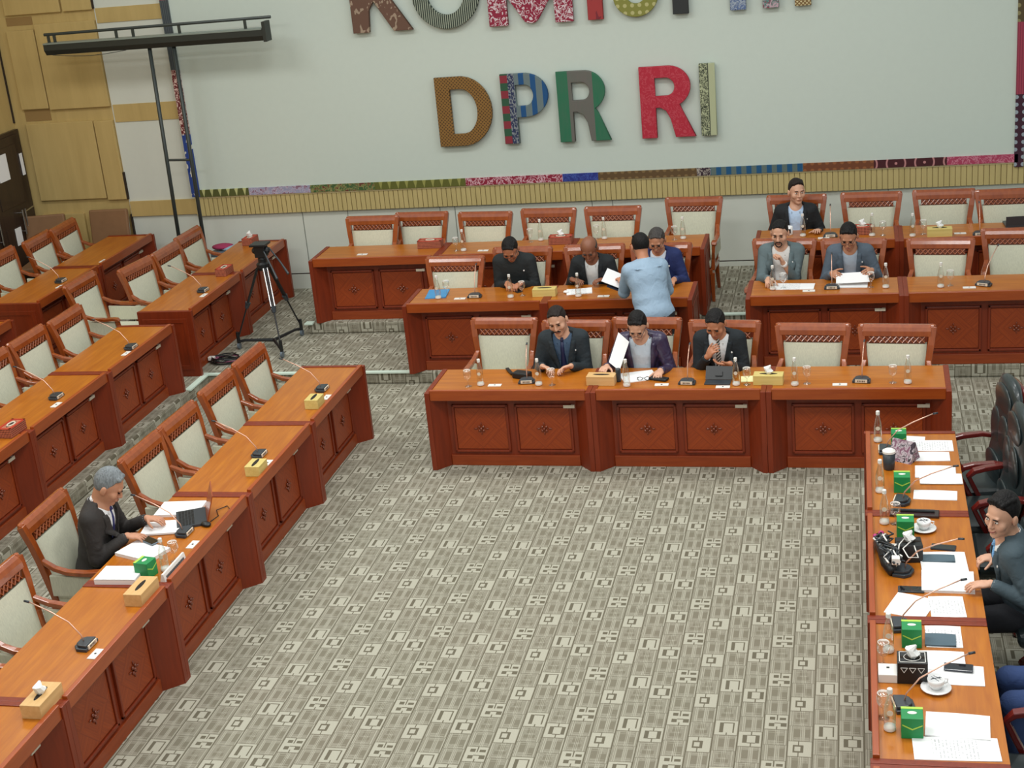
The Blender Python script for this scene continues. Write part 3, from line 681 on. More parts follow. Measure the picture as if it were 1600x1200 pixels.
plate = Proto((lambda r: (MB().box(-.06, -.028, 0, .06, .028, .006).build('cover', M['white'], r, bevel=.002), MB().lathe([(.008, .0062), (.008, .0075)], 10).build('cable_hole', M['black'], r), r)[-1])(empty('socket_plate')))
def put_plate(x, y, z, rz, lb): plate.put((x, y, z), rz, 'white socket plate '+lb, 'plate', 'white socket plates')
for x, y, z, rz, lb in ((.60, .20, ZA, 0, 'left of the black bag microphone'), (2.09, .17, ZA, 0, 'before the purple-jacketed man'), (2.62, .10, ZA, 0, 'below the open tablet case'), (3.59, .13, ZA, 0, 'left of the third front row microphone'),
                        (-.26, 2.40, ZB, 0, 'beside the blue card'), (1.25, 2.36, ZB, 0, 'at the elbow of the standing man'), (3.28, 2.37, ZB, 0, 'between the two men in grey suits'), (4.78, 2.35, ZB, 0, 'in front of the second row right microphone'),
                        (-1.74, 3.76, ZC, 0, 'at the far left of the back row'), (-.32, 3.76, ZC, 0, 'in the back row above the collarless jacket'), (3.40, 3.82, ZC, 0, 'in the back row by the tall thin microphone'), (4.79, 3.83, ZC, 0, 'in the back row right of the yellow box'),
                        (-.89, -.06, ZA, 88, 'by the far yellow tissue box'), (-.89, -1.52, ZA, 88, 'by the second yellow tissue box'), (-.90, -2.97, ZA, 88, 'beside the name sign'), (-.89, -4.47, ZA, 88, 'in the lower left below the microphone'),
                        (-3.27, .84, ZB, 88, 'at the aisle end of the middle left row'), (-3.28, -.54, ZB, 88, 'on the second desk of the middle left row'), (-3.28, 2.76, ZB, 88, 'on the pair of desks by the tripod'), (-5.03, 2.80, ZC, 88, 'near end of the outermost row'), (-5.03, 3.85, ZC, 88, 'middle of the outermost row')):
    put_plate(x, y, z, rz, lb)

def make_bottle():
    r = empty('water_bottle')
    MB().lathe([(.028, 0), (.031, .006), (.031, .11), (.029, .13), (.024, .16), (.014, .20), (.012, .225)], 18).build('body', M['clear'], r, smooth=True)
    MB().lathe([(.0305, .004), (.0315, .006), (.0315, .024), (.0305, .026)], 18).build('base_label', M['white'], r, smooth=True)
    MB().lathe([(.0145, .222), (.0145, .245), (.012, .248)], 14).build('cap', M['white'], r)
    b = MB(); b.prism([(.016*math.cos(k*math.pi/8), .118+.016*math.sin(k*math.pi/8)) for k in range(16)], -.0318, -.0305, 'y'); b.build('round_label', M['label'], r)
    return r
bottle = Proto(make_bottle())
def make_goblet():
    r = empty('water_goblet')
    MB().lathe([(.032, 0), (.032, .003), (.006, .008), (.004, .05), (.008, .06), (.028, .078), (.036, .10), (.036, .125), (.031, .15)], 18).build('bowl', M['glass'], r, smooth=True)
    b = MB(); b.tube([(.031*math.cos(k*math.pi/8), .031*math.sin(k*math.pi/8), .15) for k in range(17)], .0018, 4, cap=False); b.build('rim', M['white'], r)
    return r
goblet = Proto(make_goblet())
for x, y, z, lb in ((.47, .21, ZA, 'at the left end of the front row'), (1.00, .20, ZA, 'in front of the man with clasped hands'), (1.79, .15, ZA, 'before the purple-jacketed man'), (2.73, .15, ZA, 'right of the open tablet case'), (3.22, .13, ZA, 'right of the pale tissue box in the front row'), (4.14, .15, ZA, 'at the right end of the front row'),
                    (-.50, 2.43, ZB, 'standing on the blue card'), (.28, 2.40, ZB, 'in front of the man in the collarless jacket'), (.99, 2.38, ZB, 'in front of the bald man'), (2.93, 2.45, ZB, 'in front of the man with the goatee'), (4.01, 2.42, ZB, 'right of the young man reading'), (4.52, 2.39, ZB, 'before the empty second row armchair'),
                    (-.55, 3.78, ZC, 'in the back row right of the woven box'), (.27, 4.12, ZC, 'in the back row left of the woven tissue box'), (1.00, 4.10, ZC, 'in the back row behind the standing man'), (1.89, 3.99, ZC, 'at the aisle end of the back row'), (3.18, 3.93, ZC, 'in front of the man in pale blue'), (3.90, 3.85, ZC, 'in the back row right of the red box'), (4.31, 3.78, ZC, 'left of the yellow box in the back row'),
                    (-.93, -3.36, ZA, 'by the name sign of the grey-haired man'), (3.88, -1.09, ZA, 'at the top corner of the head table'), (3.88, -2.00, ZA, 'beside the upper green carton'), (3.90, -2.50, ZA, 'above the tangle of white cable'), (3.89, -4.15, ZA, 'above the white box on the head table'), (3.88, -4.93, ZA, 'lowest on the head table')):
    bottle.put((x, y, z), 0, 'clear water bottle with white cap '+lb, 'bottle', 'capped water bottles')
for x, y, z, lb in ((.36, .19, ZA, 'at the left end of the front row'), (1.12, .20, ZA, 'before the man with clasped hands'), (2.82, .16, ZA, 'right of the tablet case beside a bottle'), (3.32, .17, ZA, 'before the third armchair from the right in front'), (4.02, .17, ZA, 'at the right end of the front row'),
                    (-.44, 2.56, ZB, 'by the blue card'), (.39, 2.46, ZB, 'before the man in the collarless jacket'), (3.03, 2.49, ZB, 'before the man with the goatee'), (3.87, 2.45, ZB, 'before the young man reading'), (4.61, 2.44, ZB, 'before the empty second row armchair'),
                    (-.64, 3.80, ZC, 'in the back row by the woven box'), (.16, 4.07, ZC, 'in the back row behind the collarless jacket'), (.91, 4.12, ZC, 'in the back row behind the standing man'), (1.80, 3.96, ZC, 'at the aisle end of the back row'), (4.01, 3.86, ZC, 'in the back row right of the red box'), (4.42, 3.86, ZC, 'by the yellow box in the back row'),
                    (-.92, -3.22, ZA, 'behind the name sign'), (3.97, -2.50, ZA, 'above the tangle of white cable'), (3.86, -4.30, ZA, 'left of the black tissue box'), (3.85, -4.82, ZA, 'above the lowest bottle on the head table')):
    goblet.put((x, y, z), 0, 'clear stemmed goblet '+lb, 'glass', 'stemmed water goblets')

def make_tbox(mt, L=.25, Wd=.125, H=.085, tissue=False, frame=None):
    r = empty('tissue_box')
    MB().box(-L/2, -Wd/2, 0, L/2, Wd/2, H).build('box', mt, r, bevel=.003)
    n = 18; b = MB(); b.prism([(.075*math.cos(2*math.pi*k/n), .016*math.sin(2*math.pi*k/n)) for k in range(n)], H, H+.0015); b.build('slot', M['slot'], r)
    if frame:
        b = MB()
        for (x0, y0, x1, y1) in ((-L/2, -Wd/2, L/2, -Wd/2+.02), (-L/2, Wd/2-.02, L/2, Wd/2), (-L/2, -Wd/2, -L/2+.02, Wd/2), (L/2-.02, -Wd/2, L/2, Wd/2)): b.box(x0, y0, H, x1, y1, H+.004)
        b.build('trim', frame, r)
    if tissue:
        b = MB(); b.tube([(0, 0, H-.01), (.01, 0, H+.02), (-.01, .005, H+.05), (.02, 0, H+.075)], [.012, .035, .03, .006], 7); b.build('tissue', M['tissue'], r)
    return r
def tb_(o, x, y, z, rz, lb): o.location = (x, y, z); o.rotation_euler = (0, 0, R_(rz)); tag(o, lb, 'tissue box', 'tissue boxes')
tb_(make_tbox(M['boxyel'], .17), -.93, -.26, ZA, 90, 'yellow wooden tissue box farthest along the innermost left row')
tb_(make_tbox(M['boxyel'], .17), -.91, -1.70, ZA, 90, 'yellow wooden tissue box between the tripod row and the laptop')
tb_(make_tbox(M['boxwood'], .26, .13, .09), -.92, -3.74, ZA, 90, 'pale wooden tissue box next to the thick paper stack')
o = make_tbox(M['boxwood'], .26, .13, .09, True); tb_(o, -.92, -5.06, ZA, 90, 'pale wooden tissue box with a flat tissue, bottom left corner')
tb_(make_tbox(M['boxwood'], .25, .12, .085), 1.56, .22, ZA, -3, 'pale wooden tissue box left of the purple-jacketed man')
tb_(make_tbox(M['boxyel'], .25, .12, .085, True), 3.00, .19, ZA, -3, 'yellow tissue box with raised tissue in the front row')
tb_(make_tbox(M['boxyel'], .24, .12, .08), .63, 2.45, ZB, 0, 'yellow tissue box between the second row men in black')
tb_(make_tbox(M['boxyel'], .25, .12, .09, True), 4.58, 3.76, ZC, 0, 'yellow tissue box with tissue in the back row')
def woven():
    m = NT('red_woven_cane'); x, y, z = m.xyz(m.obj())
    f = m.op('LESS_THAN', m.op('FRACT', m.op('ADD', m.mul(m.op('ADD', x, y), 34), m.mul(z, 30))), .5)
    g = m.op('LESS_THAN', m.op('FRACT', m.op('SUBTRACT', m.mul(m.op('ADD', x, y), 34), m.mul(z, 30))), .5)
    m.col(m.mix(m.op('MULTIPLY', m.op('ABSOLUTE', m.op('SUBTRACT', f, g)), 1.0), lin(196, 116, 88), lin(84, 26, 20))).rough(.6); return m.m
M['woven'] = woven()
for L_, x, y, z, rz, ts, lb in ((.24, -3.33, -1.20, ZB, 88, False, 'red woven tissue box at the left edge'), (.22, -3.38, 3.60, ZB, 88, False, 'red woven tissue box on the desk behind the tripod'), (.22, -3.60, 4.95, ZB, 88, True, 'red woven tissue box at the wall end behind the tripod'),
                       (.28, -.99, 3.99, ZC, 0, False, 'red woven tissue box on the back row left desk'), (.26, .53, 3.97, ZC, 0, True, 'red woven tissue box with tissue, back row middle'), (.2, 3.80, 3.96, ZC, 0, True, 'red woven tissue box behind the young man reading')):
    o = make_tbox(M['woven'], L_, .13, .085, ts, M['rattanred']); tb_(o, x, y, z, rz, lb)
    b = MB(); zz = .0855
    b.tube([(.05*math.cos(k*math.pi/8), .026*math.sin(k*math.pi/8), zz+.002) for k in range(17)], .006, 5, cap=False); b.build('slot_ring', M['label'], o)
# black patterned tissue boxes
o = make_tbox(M['black'], .16, .13, .13, True); tb_(o, 4.01, -4.42, ZA, 0, 'black tissue box with white line pattern beside the white cup')
b = MB()
for (x0, y0, x1, y1) in ((-.07, -.055, .07, -.051), (-.07, .051, .07, .055), (-.07, -.055, -.066, .055), (.066, -.055, .07, .055)): b.box(x0, y0, .13, x1, y1, .132)
b.tube([(.045*math.cos(k*math.pi/8), .04*math.sin(k*math.pi/8), .132) for k in range(17)], .002, 4, cap=False)
for k in range(-1, 2):
    for a, c in (((k*.045-.018, .06), (k*.045, .03)), ((k*.045, .03), (k*.045+.018, .06)), ((k*.045-.018, .06), (k*.045+.018, .06))):
        b.tube([(a[0], -.0655, a[1]+.04), (c[0], -.0655, c[1]+.04)], .0018, 4)
b.build('line_pattern', M['white'], o)
o = make_tbox(M['black'], .16, .13, .12, True); tb_(o, 4.04, -3.00, ZA, 5, 'black tissue box with tissue behind the white cable tangle')
# green cartons
def make_carton():
    r = empty('green_carton'); H = .12
    MB().box(-.055, -.055, 0, .055, .055, H).build('box', M['green'], r, bevel=.003)
    b = MB(); b.box(-.055, .035, H, .055, .055, H+.0015)
    b.build('lime_band', M['lime'], r)
    MB().prism([(-.05, .085), (0, .06), (.05, .085), (.05, .078), (0, .052), (-.05, .078)], -.0565, -.055, 'y').build('chevron', M['lime'], r)
    b = MB(); b.prism([(.024*math.cos(k*math.pi/8), .013*math.sin(k*math.pi/8)) for k in range(16)], H, H+.002); b.build('white_oval', M['white'], r)
    return r
carton = Proto(make_carton())
for x, y, rz, lb in ((4.03, -1.17, 0, 'topmost on the head table, against a microphone cable'), (4.03, -1.96, 0, 'in the upper middle of the head table'), (4.03, -2.66, 0, 'left of the upper white cup'), (4.02, -4.05, 0, 'behind the black tissue box'), (3.99, -4.95, 0, 'lowest on the head table'), (-1.03, -3.44, 80, 'behind the pale tissue box of the grey-haired man')):
    carton.put((x, y, ZA), rz, 'green snack carton with lime band '+lb, 'carton', 'green snack cartons')
# cup and saucer
def make_cup():
    r = empty('cup_and_saucer')
    MB().lathe([(.03, 0), (.05, .005), (.082, .016), (.08, .02), (.04, .01)], 24).build('saucer', M['ceram'], r, smooth=True)
    MB().lathe([(.022, .012), (.03, .014), (.044, .045), (.046, .068), (.043, .068), (.04, .045), (.02, .02)], 24).build('cup', M['ceram'], r, smooth=True)
    MB().tube([(.044, 0, .06), (.066, 0, .056), (.064, 0, .036), (.038, 0, .03)], .004, 6).build('handle', M['ceram'], r)
    b = MB()
    for k in range(4): b.tube([(.03*math.cos(k*1.6), .03*math.sin(k*1.6), .07), (-.03*math.cos(k*1.6+.6), -.02*math.sin(k*1.6), .074)], .002, 4)
    b.build('lid_pattern', M['dkgrey'], r)
    return r
cup = Proto(make_cup())
cup.put((4.15, -2.59, ZA), 10, 'white cup and saucer above the upper phone', 'cup', 'cups on the head table'); cup.put((4.13, -4.53, ZA), 20, 'white cup and saucer beside the black tissue box', 'cup', 'cups on the head table')
# papers
def paper(x, y, z, rz, lb, w=.21, l=.297, h=.003, mt='paper', cat='paper', name='paper_sheet', grp='papers on the desks'):
    n = 6; b = MB(); random.seed(int(x*1000+y*77))
    t = [[b.vert((-w/2+w*i/4, -l/2+l*j/n, h+.004*math.sin(i*.9+j*.7+x*5)*(h < .01)*.5+.001)) for j in range(n+1)] for i in range(5)]
    for i in range(4):
        for j in range(n): b.face((t[i][j], t[i+1][j], t[i+1][j+1], t[i][j+1]))
    b.box(-w/2, -l/2, 0, w/2, l/2, h*.9)
    o = b.build(name, M[mt], None, loc=(x, y, z), rot=(0, 0, R_(rz))); tag(o, lb, cat, grp); return o
e = .0045
paper(4.10, -1.10, ZA, 85, 'white sheet at the very top of the head table, behind the green carton', .21, .24)
paper(4.28, -1.18, ZA, 90, 'printed sheet near the top right corner of the head table', .2, .28, mt='print')
paper(4.25, -1.38, ZA, 90, 'blank sheet below the printed one near the top of the head table', .16, .27)
paper(4.27, -1.66, ZA, 88, 'blank sheet in the upper stack beside the second black chair', .21, .28, .006)
paper(4.30, -1.79, ZA+.006, 90, 'blank sheet overhanging the table edge by the second black chair', .17, .29, .004)
paper(4.25, -2.05, ZA, 86, 'blank sheet above the two phones and cup', .15, .29)
paper(4.25, -3.06, ZA, 92, 'white sheet under the slate notebook by the smiling man', .28, .28, .008)
paper(4.26, -3.32, ZA, 88, 'thick white document under the smiling man\'s hand', .26, .31, .016)
paper(4.03, -3.62, ZA, 70, 'blank sheet left of the slanting microphone', .26, .24)
paper(4.24, -3.62, ZA, 92, 'printed sheet below the smiling man\'s document', .25, .2, mt='print')
paper(4.20, -3.97, ZA, 90, 'printed sheet under the slate notebook lower down', .24, .2, mt='print')
paper(4.17, -4.24, ZA+e, 90, 'blank sheet right of the black tissue box', .2, .26)
paper(4.24, -4.38, ZA, 88, 'blank sheet below the dark phone', .2, .3)
paper(4.22, -4.88, ZA+e, 86, 'folded white sheet right of the lowest green carton', .22, .32, .005)
paper(4.20, -5.08, ZA, 92, 'wide white sheets at the bottom of the head table', .2, .42, .004, 'print')
paper(4.22, -3.02, ZA+.009, 90, 'slate grey notebook on papers near the smiling man', .09, .20, .008, 'slate', 'notebook', 'notebook', 'slate notebooks')
paper(4.18, -4.02, ZA+e, 88, 'slate grey notebook on a printed sheet in the lower head table', .13, .17, .008, 'slate', 'notebook', 'notebook', 'slate notebooks')
def phone(x, y, z, rz, lb, mt='navyphone', w=.075, l=.155, h=.01):
    r = empty('mobile_phone', (x, y, z), rz); tag(r, lb, 'phone', 'phones')
    MB().box(-w/2, -l/2, 0, w/2, l/2, h).build('body', M[mt], r, bevel=.004); MB().box(-w/2+.005, -l/2+.01, h, w/2-.005, l/2-.01, h+.001).build('display', M['screen'], r)
phone(4.26, -2.85, ZA, 80, 'dark phone lying between the cup and the slate notebook')
phone(4.04, -3.42, ZA, 88, 'grey phone left of the thick document', 'dkgrey')
phone(4.26, -4.32, ZA+.0095, 85, 'dark blue phone on papers beside the lower cup')
phone(-1.22, -2.98, ZA+.028, 60, 'grey phone on the papers of the grey-haired man', 'grey')
phone(.30, 2.62, ZB, 40, 'black phone held low by the man in the collarless jacket', 'black', .07, .14)
# head table clutter
r = empty('leather_folder', (4.10, -2.36, ZA), -4); tag(r, 'burgundy black leather folder above the white cup', 'folder')
MB().box(-.16, -.05, 0, .16, .05, .02).build('cover', M['dkfold'], r, bevel=.005); MB().tube([(-.14, .01, .026), (.13, .01, .026)], .012, 8).build('roll', M['black'], r)
r = empty('cable_bag', (3.90, -3.05, ZA), 10); tag(r, 'black bag bristling with cables on the head table', 'bag')
b = MB(); b.tube([(0, -.20, .03), (-.01, -.1, .045), (0, .05, .045), (.0, .2, .04), (.01, .30, .03)], [.03, .045, .045, .04, .025], 12); b.build('body', M['black'], r, smooth=True)
random.seed(4)
for c_, nm in (('white', 'white_cable'), ('dkgrey', 'grey_cable'), ('black', 'black_cable')):
    b = MB()
    for q in range(3 if c_ == 'white' else 6):
        pts = [(random.uniform(-.06, .07), -.2+.08*k+random.uniform(-.03, .03), .09+random.uniform(0, .05)) for k in range(6)]
        b.tube([Vector(pts[i]).lerp(Vector(pts[min(i+1, 5)]), .5*j) for i in range(5) for j in range(2)], .006, 6)
    b.build(nm, M[c_], r, smooth=True)
b = MB(); b.ball((.02, .26, .07), .02); b.ball((-.03, .2, .085), .015); b.build('pink_plug', plain('magenta_plastic', (190, 50, 120), .4), r)
r = empty('charging_cable', (4.0, -3.12, ZA), 0); tag(r, 'white charging cable and adapter looped over a microphone', 'cable')
b = MB(); b.tube([(-.04, -.10, .10), (-.02, .02, .15), (.02, .1, .16), (.05, .04, .16), (.0, -.04, .15), (.03, -.12, .13), (.09, -.1, .12), (.07, .02, .14)], .004, 6); b.build('cable', M['white'], r, smooth=True)
MB().box(-.07, -.14, .085, -.02, -.09, .13).build('adapter', M['white'], r, bevel=.004)
r = empty('travel_mug', (3.95, -1.60, ZA)); tag(r, 'slate travel mug with white lid near the top of the head table', 'mug')
MB().lathe([(.035, 0), (.04, .01), (.045, .13)], 18).build('body', M['dkgrey'], r, smooth=True); MB().lathe([(.047, .13), (.047, .145), (.03, .155)], 18).build('lid', M['white'], r)
r = empty('name_tent', (4.06, -1.42, ZA), 60); tag(r, 'patterned tent card standing near the top of the head table', 'card')
MB().prism([(-.07, 0), (0, .15), (.005, .15), (.075, 0)], -.09, .09, 'y').build('card', textile('tent_print', 'motl', ((60, 50, 60), (200, 190, 196), (130, 90, 110))), r)
r = empty('carton_box', (3.88, -4.42, ZA), 0); tag(r, 'small white box left of the black patterned tissue box', 'box')
MB().box(-.05, -.06, 0, .05, .06, .05).build('box', M['white'], r, bevel=.002); MB().box(-.006, .01, .05, .01, .026, .051).build('mark', M['black'], r)
# grey-haired man's desk
paper(-1.20, -3.49, ZA, 92, 'very thick white document stack beside the pale tissue box', .20, .30, .045, name='paper_stack')
paper(-1.22, -3.11, ZA, 70, 'white document pile slanting beside the bottle of the grey-haired man', .22, .33, .024, name='paper_stack')
paper(-1.24, -2.72, ZA+e, 100, 'pale blue document the grey-haired man holds down', .22, .30, .012)
paper(-1.25, -2.40, ZA, 95, 'white open document behind the laptop', .24, .34, .018)
r = empty('laptop', (-1.09, -2.56, ZA), 116); tag(r, 'open dark laptop seen edge-on facing the grey-haired man', 'laptop')
MB().box(-.15, -.11, 0, .15, .11, .02).build('base', M['dkgrey'], r, bevel=.003)
b = MB()
for i in range(12):
    for j in range(5): b.box(-.13+.022*i, -.02+.023*j, .02, -.112+.022*i, -.002+.023*j, .0225)
b.build('keyboard', M['black'], r)
b = MB(); b.T = Matrix.Translation((0, -.11, .02)) @ Matrix.Rotation(R_(18), 4, 'X'); b.box(-.15, -.008, 0, .15, 0, .21); b.build('screen', M['rail'], r)  # rail wood colour stands in for a reddish reflection on the screen
r = empty('computer_mouse', (-.93, -2.66, ZA), 60); tag(r, 'black computer mouse beside the laptop hinge', 'mouse')
MB().ball((0, 0, .014), (.032, .05, .018)).build('shell', M['black'], r, smooth=True)
o = MB().tube([(-.92, -2.6, ZA+.006), (-.9, -2.5, ZA+.006), (-.95, -2.42, ZA+.012), (-.9, -2.33, ZA+.006), (-.86, -2.38, ZA+.006)], .0035, 5).build('mouse_cable', M['black']); tag(o, 'thin black cable curling over the desk past the laptop', 'cable')
r = empty('name_sign', (-.865, -3.37, ZA), 90); tag(r, 'white angled name sign on the edge of the grey-haired man\'s desk', 'sign')
b = MB(); b.prism([(-.022, .0), (-.010, .062), (.004, .062), (.022, .0)], -.17, .17, 'x'); b.build('holder', M['white'], r)
b = MB(); random.seed(3)
x = -.14
while x < .14:
    w_ = random.uniform(.008, .014); b.T = Matrix.Translation((0, -.0165, .031)) @ Matrix.Rotation(R_(-11), 4, 'X'); b.box(x, -.0022, -.008, x+w_, 0, .008); x += w_+.006
b.build('lettering', M['dkgrey'], r)
# front row things
r = empty('camera_bag', (.80, .40, ZA), -20); tag(r, 'small black bag with strap lying before the leftmost front armchair', 'bag')
MB().box(-.07, -.05, 0, .09, .05, .055).build('body', M['black'], r, bevel=.012); MB().sweep([(-.05, 0, .02), (-.12, .03, .012), (-.2, .10, .012), (-.24, .14, .012)], .03, .012).build('strap', M['black'], r)
r = empty('tablet_case', (2.57, .22, ZA), -4); tag(r, 'open black tablet case in front of the striped tie man', 'tablet')
MB().box(-.11, -.07, 0, .11, .03, .012).build('keyboard', M['dkgrey'], r, bevel=.003)
b = MB(); b.T = Matrix.Translation((0, .04, .01)) @ Matrix.Rotation(R_(-35), 4, 'X'); b.box(-.115, -.004, 0, .115, .006, .12); b.box(-.03, -.02, .03, .03, -.004, .07); b.build('cover', M['black'], r)
paper(2.86, .29, ZA, 4, 'pale yellow note beside the tablet case', .2, .14, .003).data.materials[0] = plain('pale_yellow_paper', (240, 236, 178), .8)
paper(1.86, .38, ZA, 20, 'white document under the purple-jacketed man\'s hands', .30, .24, .006)
r = empty('thermos', (1.70, .27, ZA)); tag(r, 'short dark thermos right of the pale tissue box', 'thermos'); MB().lathe([(.022, 0), (.024, .01), (.024, .11), (.02, .12)], 16).build('body', M['dkgrey'], r, smooth=True)
r = empty('eyeglasses', (1.92, .28, ZA), 5); tag(r, 'folded dark eyeglasses on the white document', 'glasses')
b = MB()
for s_ in (-1, 1): b.tube([(s_*.032+.022*math.cos(k*math.pi/6), .015*0, .02+.016*math.sin(k*math.pi/6)) for k in range(13)], .003, 5, cap=False)
b.tube([(-.01, 0, .024), (.01, 0, .024)], .003, 5); b.tube([(.055, 0, .03), (.05, .08, .006)], .003, 5); b.tube([(-.055, 0, .03), (-.05, .08, .006)], .003, 5); b.build('frame', M['black'], r)
r = empty('leather_pouch', (2.05, .30, ZA), -20); tag(r, 'black leather pouch under the purple-jacketed man\'s left hand', 'pouch'); MB().box(-.085, -.04, 0, .085, .04, .022).build('body', M['black'], r, bevel=.01)
# second row things
paper(-.55, 2.58, ZB, 6, 'sky blue card at the left end of the second row', .22, .30, .008, 'blue', 'card', 'desk_card', 'cards')
paper(.97, 2.55, ZB, 10, 'printed sheets before the bald man', .26, .2, .004, 'print')
paper(3.12, 2.53, ZB, -3, 'printed sheets before the man with the goatee', .42, .2, .004, 'print')
paper(3.66, 2.52, ZB, -2, 'white sheet lying below the sheets the young man reads', .36, .16, .004)
r = empty('crumpled_tissue', (.84, 2.50, ZB)); tag(r, 'small crumpled white tissue right of the yellow box', 'tissue'); MB().ball((0, 0, .016), (.03, .022, .016), 7, 5).build('wad', M['tissue'], r)
r = empty('printed_mug', (3.03, 4.02, ZC)); tag(r, 'white mug with a dark square mark before the man in pale blue', 'mug')
MB().lathe([(.04, 0), (.042, .005), (.042, .09), (.038, .09), (.036, .01)], 18).build('body', M['ceram'], r, smooth=True); MB().box(-.022, -.045, .025, .022, -.040, .07).build('mark', M['black'], r)
r = empty('laptop', (5.42, 4.12, ZC), 4); tag(r, 'flat dark laptop on the back row at the right edge', 'laptop')
MB().box(-.17, -.11, 0, .17, .11, .02).build('base', M['dkgrey'], r); b = MB(); b.T = Matrix.Translation((0, -.1, .02)) @ Matrix.Rotation(R_(8), 4, 'X'); b.box(-.17, -.008, 0, .17, 0, .10); b.build('screen', M['dkgrey'], r)

# ------------------------------------------------------------------ brown visitor chairs, black executive chairs
def make_visitor():
    r = empty('visitor_chair')
    MB().box(-.26, -.25, .40, .26, .22, .47).build('seat', M['brownv'], r, bevel=.02)
    b = MB(); b.T = Matrix.Translation((0, .22, .47)) @ Matrix.Rotation(R_(-8), 4, 'X'); b.box(-.27, -.03, .02, .27, .03, .56); b.build('backrest', M['brownv'], r, bevel=.02)
    for s_ in (-1, 1):
        MB().tube([(s_*.26, -.23, 0), (s_*.26, -.23, .42), (s_*.26, .22, .45), (s_*.26, .31, 1.0)], .012).build('frame_tube', M['steel'], r)
        MB().tube([(s_*.26, .22, .45), (s_*.26, .26, 0)], .012).build('leg', M['steel'], r)
    return r
vis = Proto(make_visitor())
for x, y, rz, lb in ((-5.65, 5.02, 0, 'brown upholstered chair against the tan wall behind the outermost row'), (-6.42, 4.85, 10, 'brown upholstered chair beside the dark door')):
    vis.put((x, y, T2), rz, lb, 'chair', 'brown visitor chairs')
vis.put((-6.55, 3.3, T2), 90, 'low brown chair at the left edge below the dark door', 'chair', 'brown visitor chairs')
def make_exec():
    r = empty('executive_chair')
    b = MB(); b.box(-.26, -.27, .40, .26, .22, .50); b.build('seat', M['bm'], r, bevel=.04)
    def slab(nm, mt, zs, ws, ds, y0, bev=0):
        b = MB(); rings = []
        for z, w_, d_ in zip(zs, ws, ds):
            yc = .09+(z-.45)*.11+(.03*math.sin((z-.5)*4))+y0
            rings.append([b.vert((w_*math.cos(2*math.pi*k/20)*(1 if abs(math.cos(2*math.pi*k/20)) > .7 else 1.1), yc+d_*math.sin(2*math.pi*k/20), z)) for k in range(20)])
        for a, c in zip(rings, rings[1:]):
            for k in range(20): b.face((a[k], a[(k+1) % 20], c[(k+1) % 20], c[k]))
        b.face(rings[0][::-1]); b.face(rings[-1]); return b.build(nm, mt, r, smooth=True)
    slab('backrest', M['bm'], (.46, .5, .6, .72, .8, .9, 1.0, 1.1, 1.18, 1.24, 1.27), (.2, .23, .25, .265, .27, .275, .28, .27, .24, .18, .09), (.04, .06, .075, .062, .05, .065, .07, .06, .055, .045, .02), 0)
    b = MB()
    for (px_, pz_, rx_, rz_) in ((0, 1.10, .20, .12), (-.10, .84, .13, .17), (.10, .84, .13, .17), (0, .60, .20, .10)):
        b.ball((px_, .09+(pz_-.45)*.11+.03*math.sin((pz_-.5)*4)-.052, pz_), (rx_, .022, rz_), 20, 12)
    b.build('cushion_pad', M['bm'], r, smooth=True)
    slab('back_shell', M['mah'], (.46, .6, .8, 1.0, 1.15, 1.22), (.2, .25, .26, .27, .23, .14), (.03, .03, .03, .03, .03, .02), .055)
    for s_ in (-1, 1):
        MB().sweep([(s_*.29, .15, .70), (s_*.30, .06, .715), (s_*.31, -.08, .705), (s_*.31, -.15, .69), (s_*.305, -.19, .65), (s_*.30, -.15, .56), (s_*.29, -.10, .46)], [.045, .05, .058, .058, .05, .045, .045], [.03, .034, .036, .036, .034, .034, .034]).build('armrest', M['mah'], r, bevel=.008)
    MB().tube([(0, 0, .1), (0, 0, .40)], .03).build('gas_lift', M['black'], r)
    b = MB()
    for k in range(5):
        a = 2*math.pi*k/5; b.sweep([(.02*math.cos(a), .02*math.sin(a), .10), (.28*math.cos(a), .28*math.sin(a), .06)], .04, .03); b.ball((.29*math.cos(a), .29*math.sin(a), .027), .027, 8, 6)
    b.build('star_base', M['mah'], r)
    return r
ex = Proto(make_exec())
for y, x, rz, lb in ((-1.20, 4.64, -80, 'empty black leather chair at the top end of the head table'), (-1.76, 4.66, -84, 'empty black leather chair, second from the top of the head table'), (-2.38, 4.74, -90, 'black leather chair just above the smiling man'),
                     (-3.27, 4.92, -88, 'black leather chair of the smiling man with the blue tie'), (-4.10, 5.04, -90, 'black leather chair of the person in blue jeans'), (-4.98, 4.66, -92, 'black ribbed leather chair in the bottom right corner')):
    ex.put((x, y, 0), rz, lb, 'chair', 'black executive chairs')

# ------------------------------------------------------------------ screen stand, tripod, cables
r = empty('projection_screen_stand', (-4.36, 4.90, T1)); tag(r, 'tall dark grey stand carrying a rolled projection screen near the back wall', 'screen stand')
X0, Y0, Z0 = -4.36, 4.90, T1
mp = plain('gunmetal_tube', (58, 64, 62), .4, .3); mb_ = plain('screen_housing_black', (40, 44, 40), .5); mt_ = plain('screen_housing_top', (128, 138, 130), .4)
for x0, x1 in ((-4.54, -4.48), (-4.205, -4.165)): MB().tube([(x0-X0, 0, 0), (x1-X0, 0, 3.24)], .024, 10).build('pole', mp, r, smooth=True)
MB().tube([(-4.515-X0, 0, 1.84), (-4.19-X0, 0, 1.83)], .016, 8).build('cross_bar', mp, r)
for x in (-4.54, -4.20): MB().box(x-X0-.04, -.22, 0, x-X0+.04, .22, .03).build('foot', mp, r)
b = MB(); b.prism([(-.09, 3.26), (-.05, 3.20), (.06, 3.20), (.06, 3.33), (-.09, 3.33)], -1.46, 1.40, 'x'); b.build('screen_housing', mb_, r)
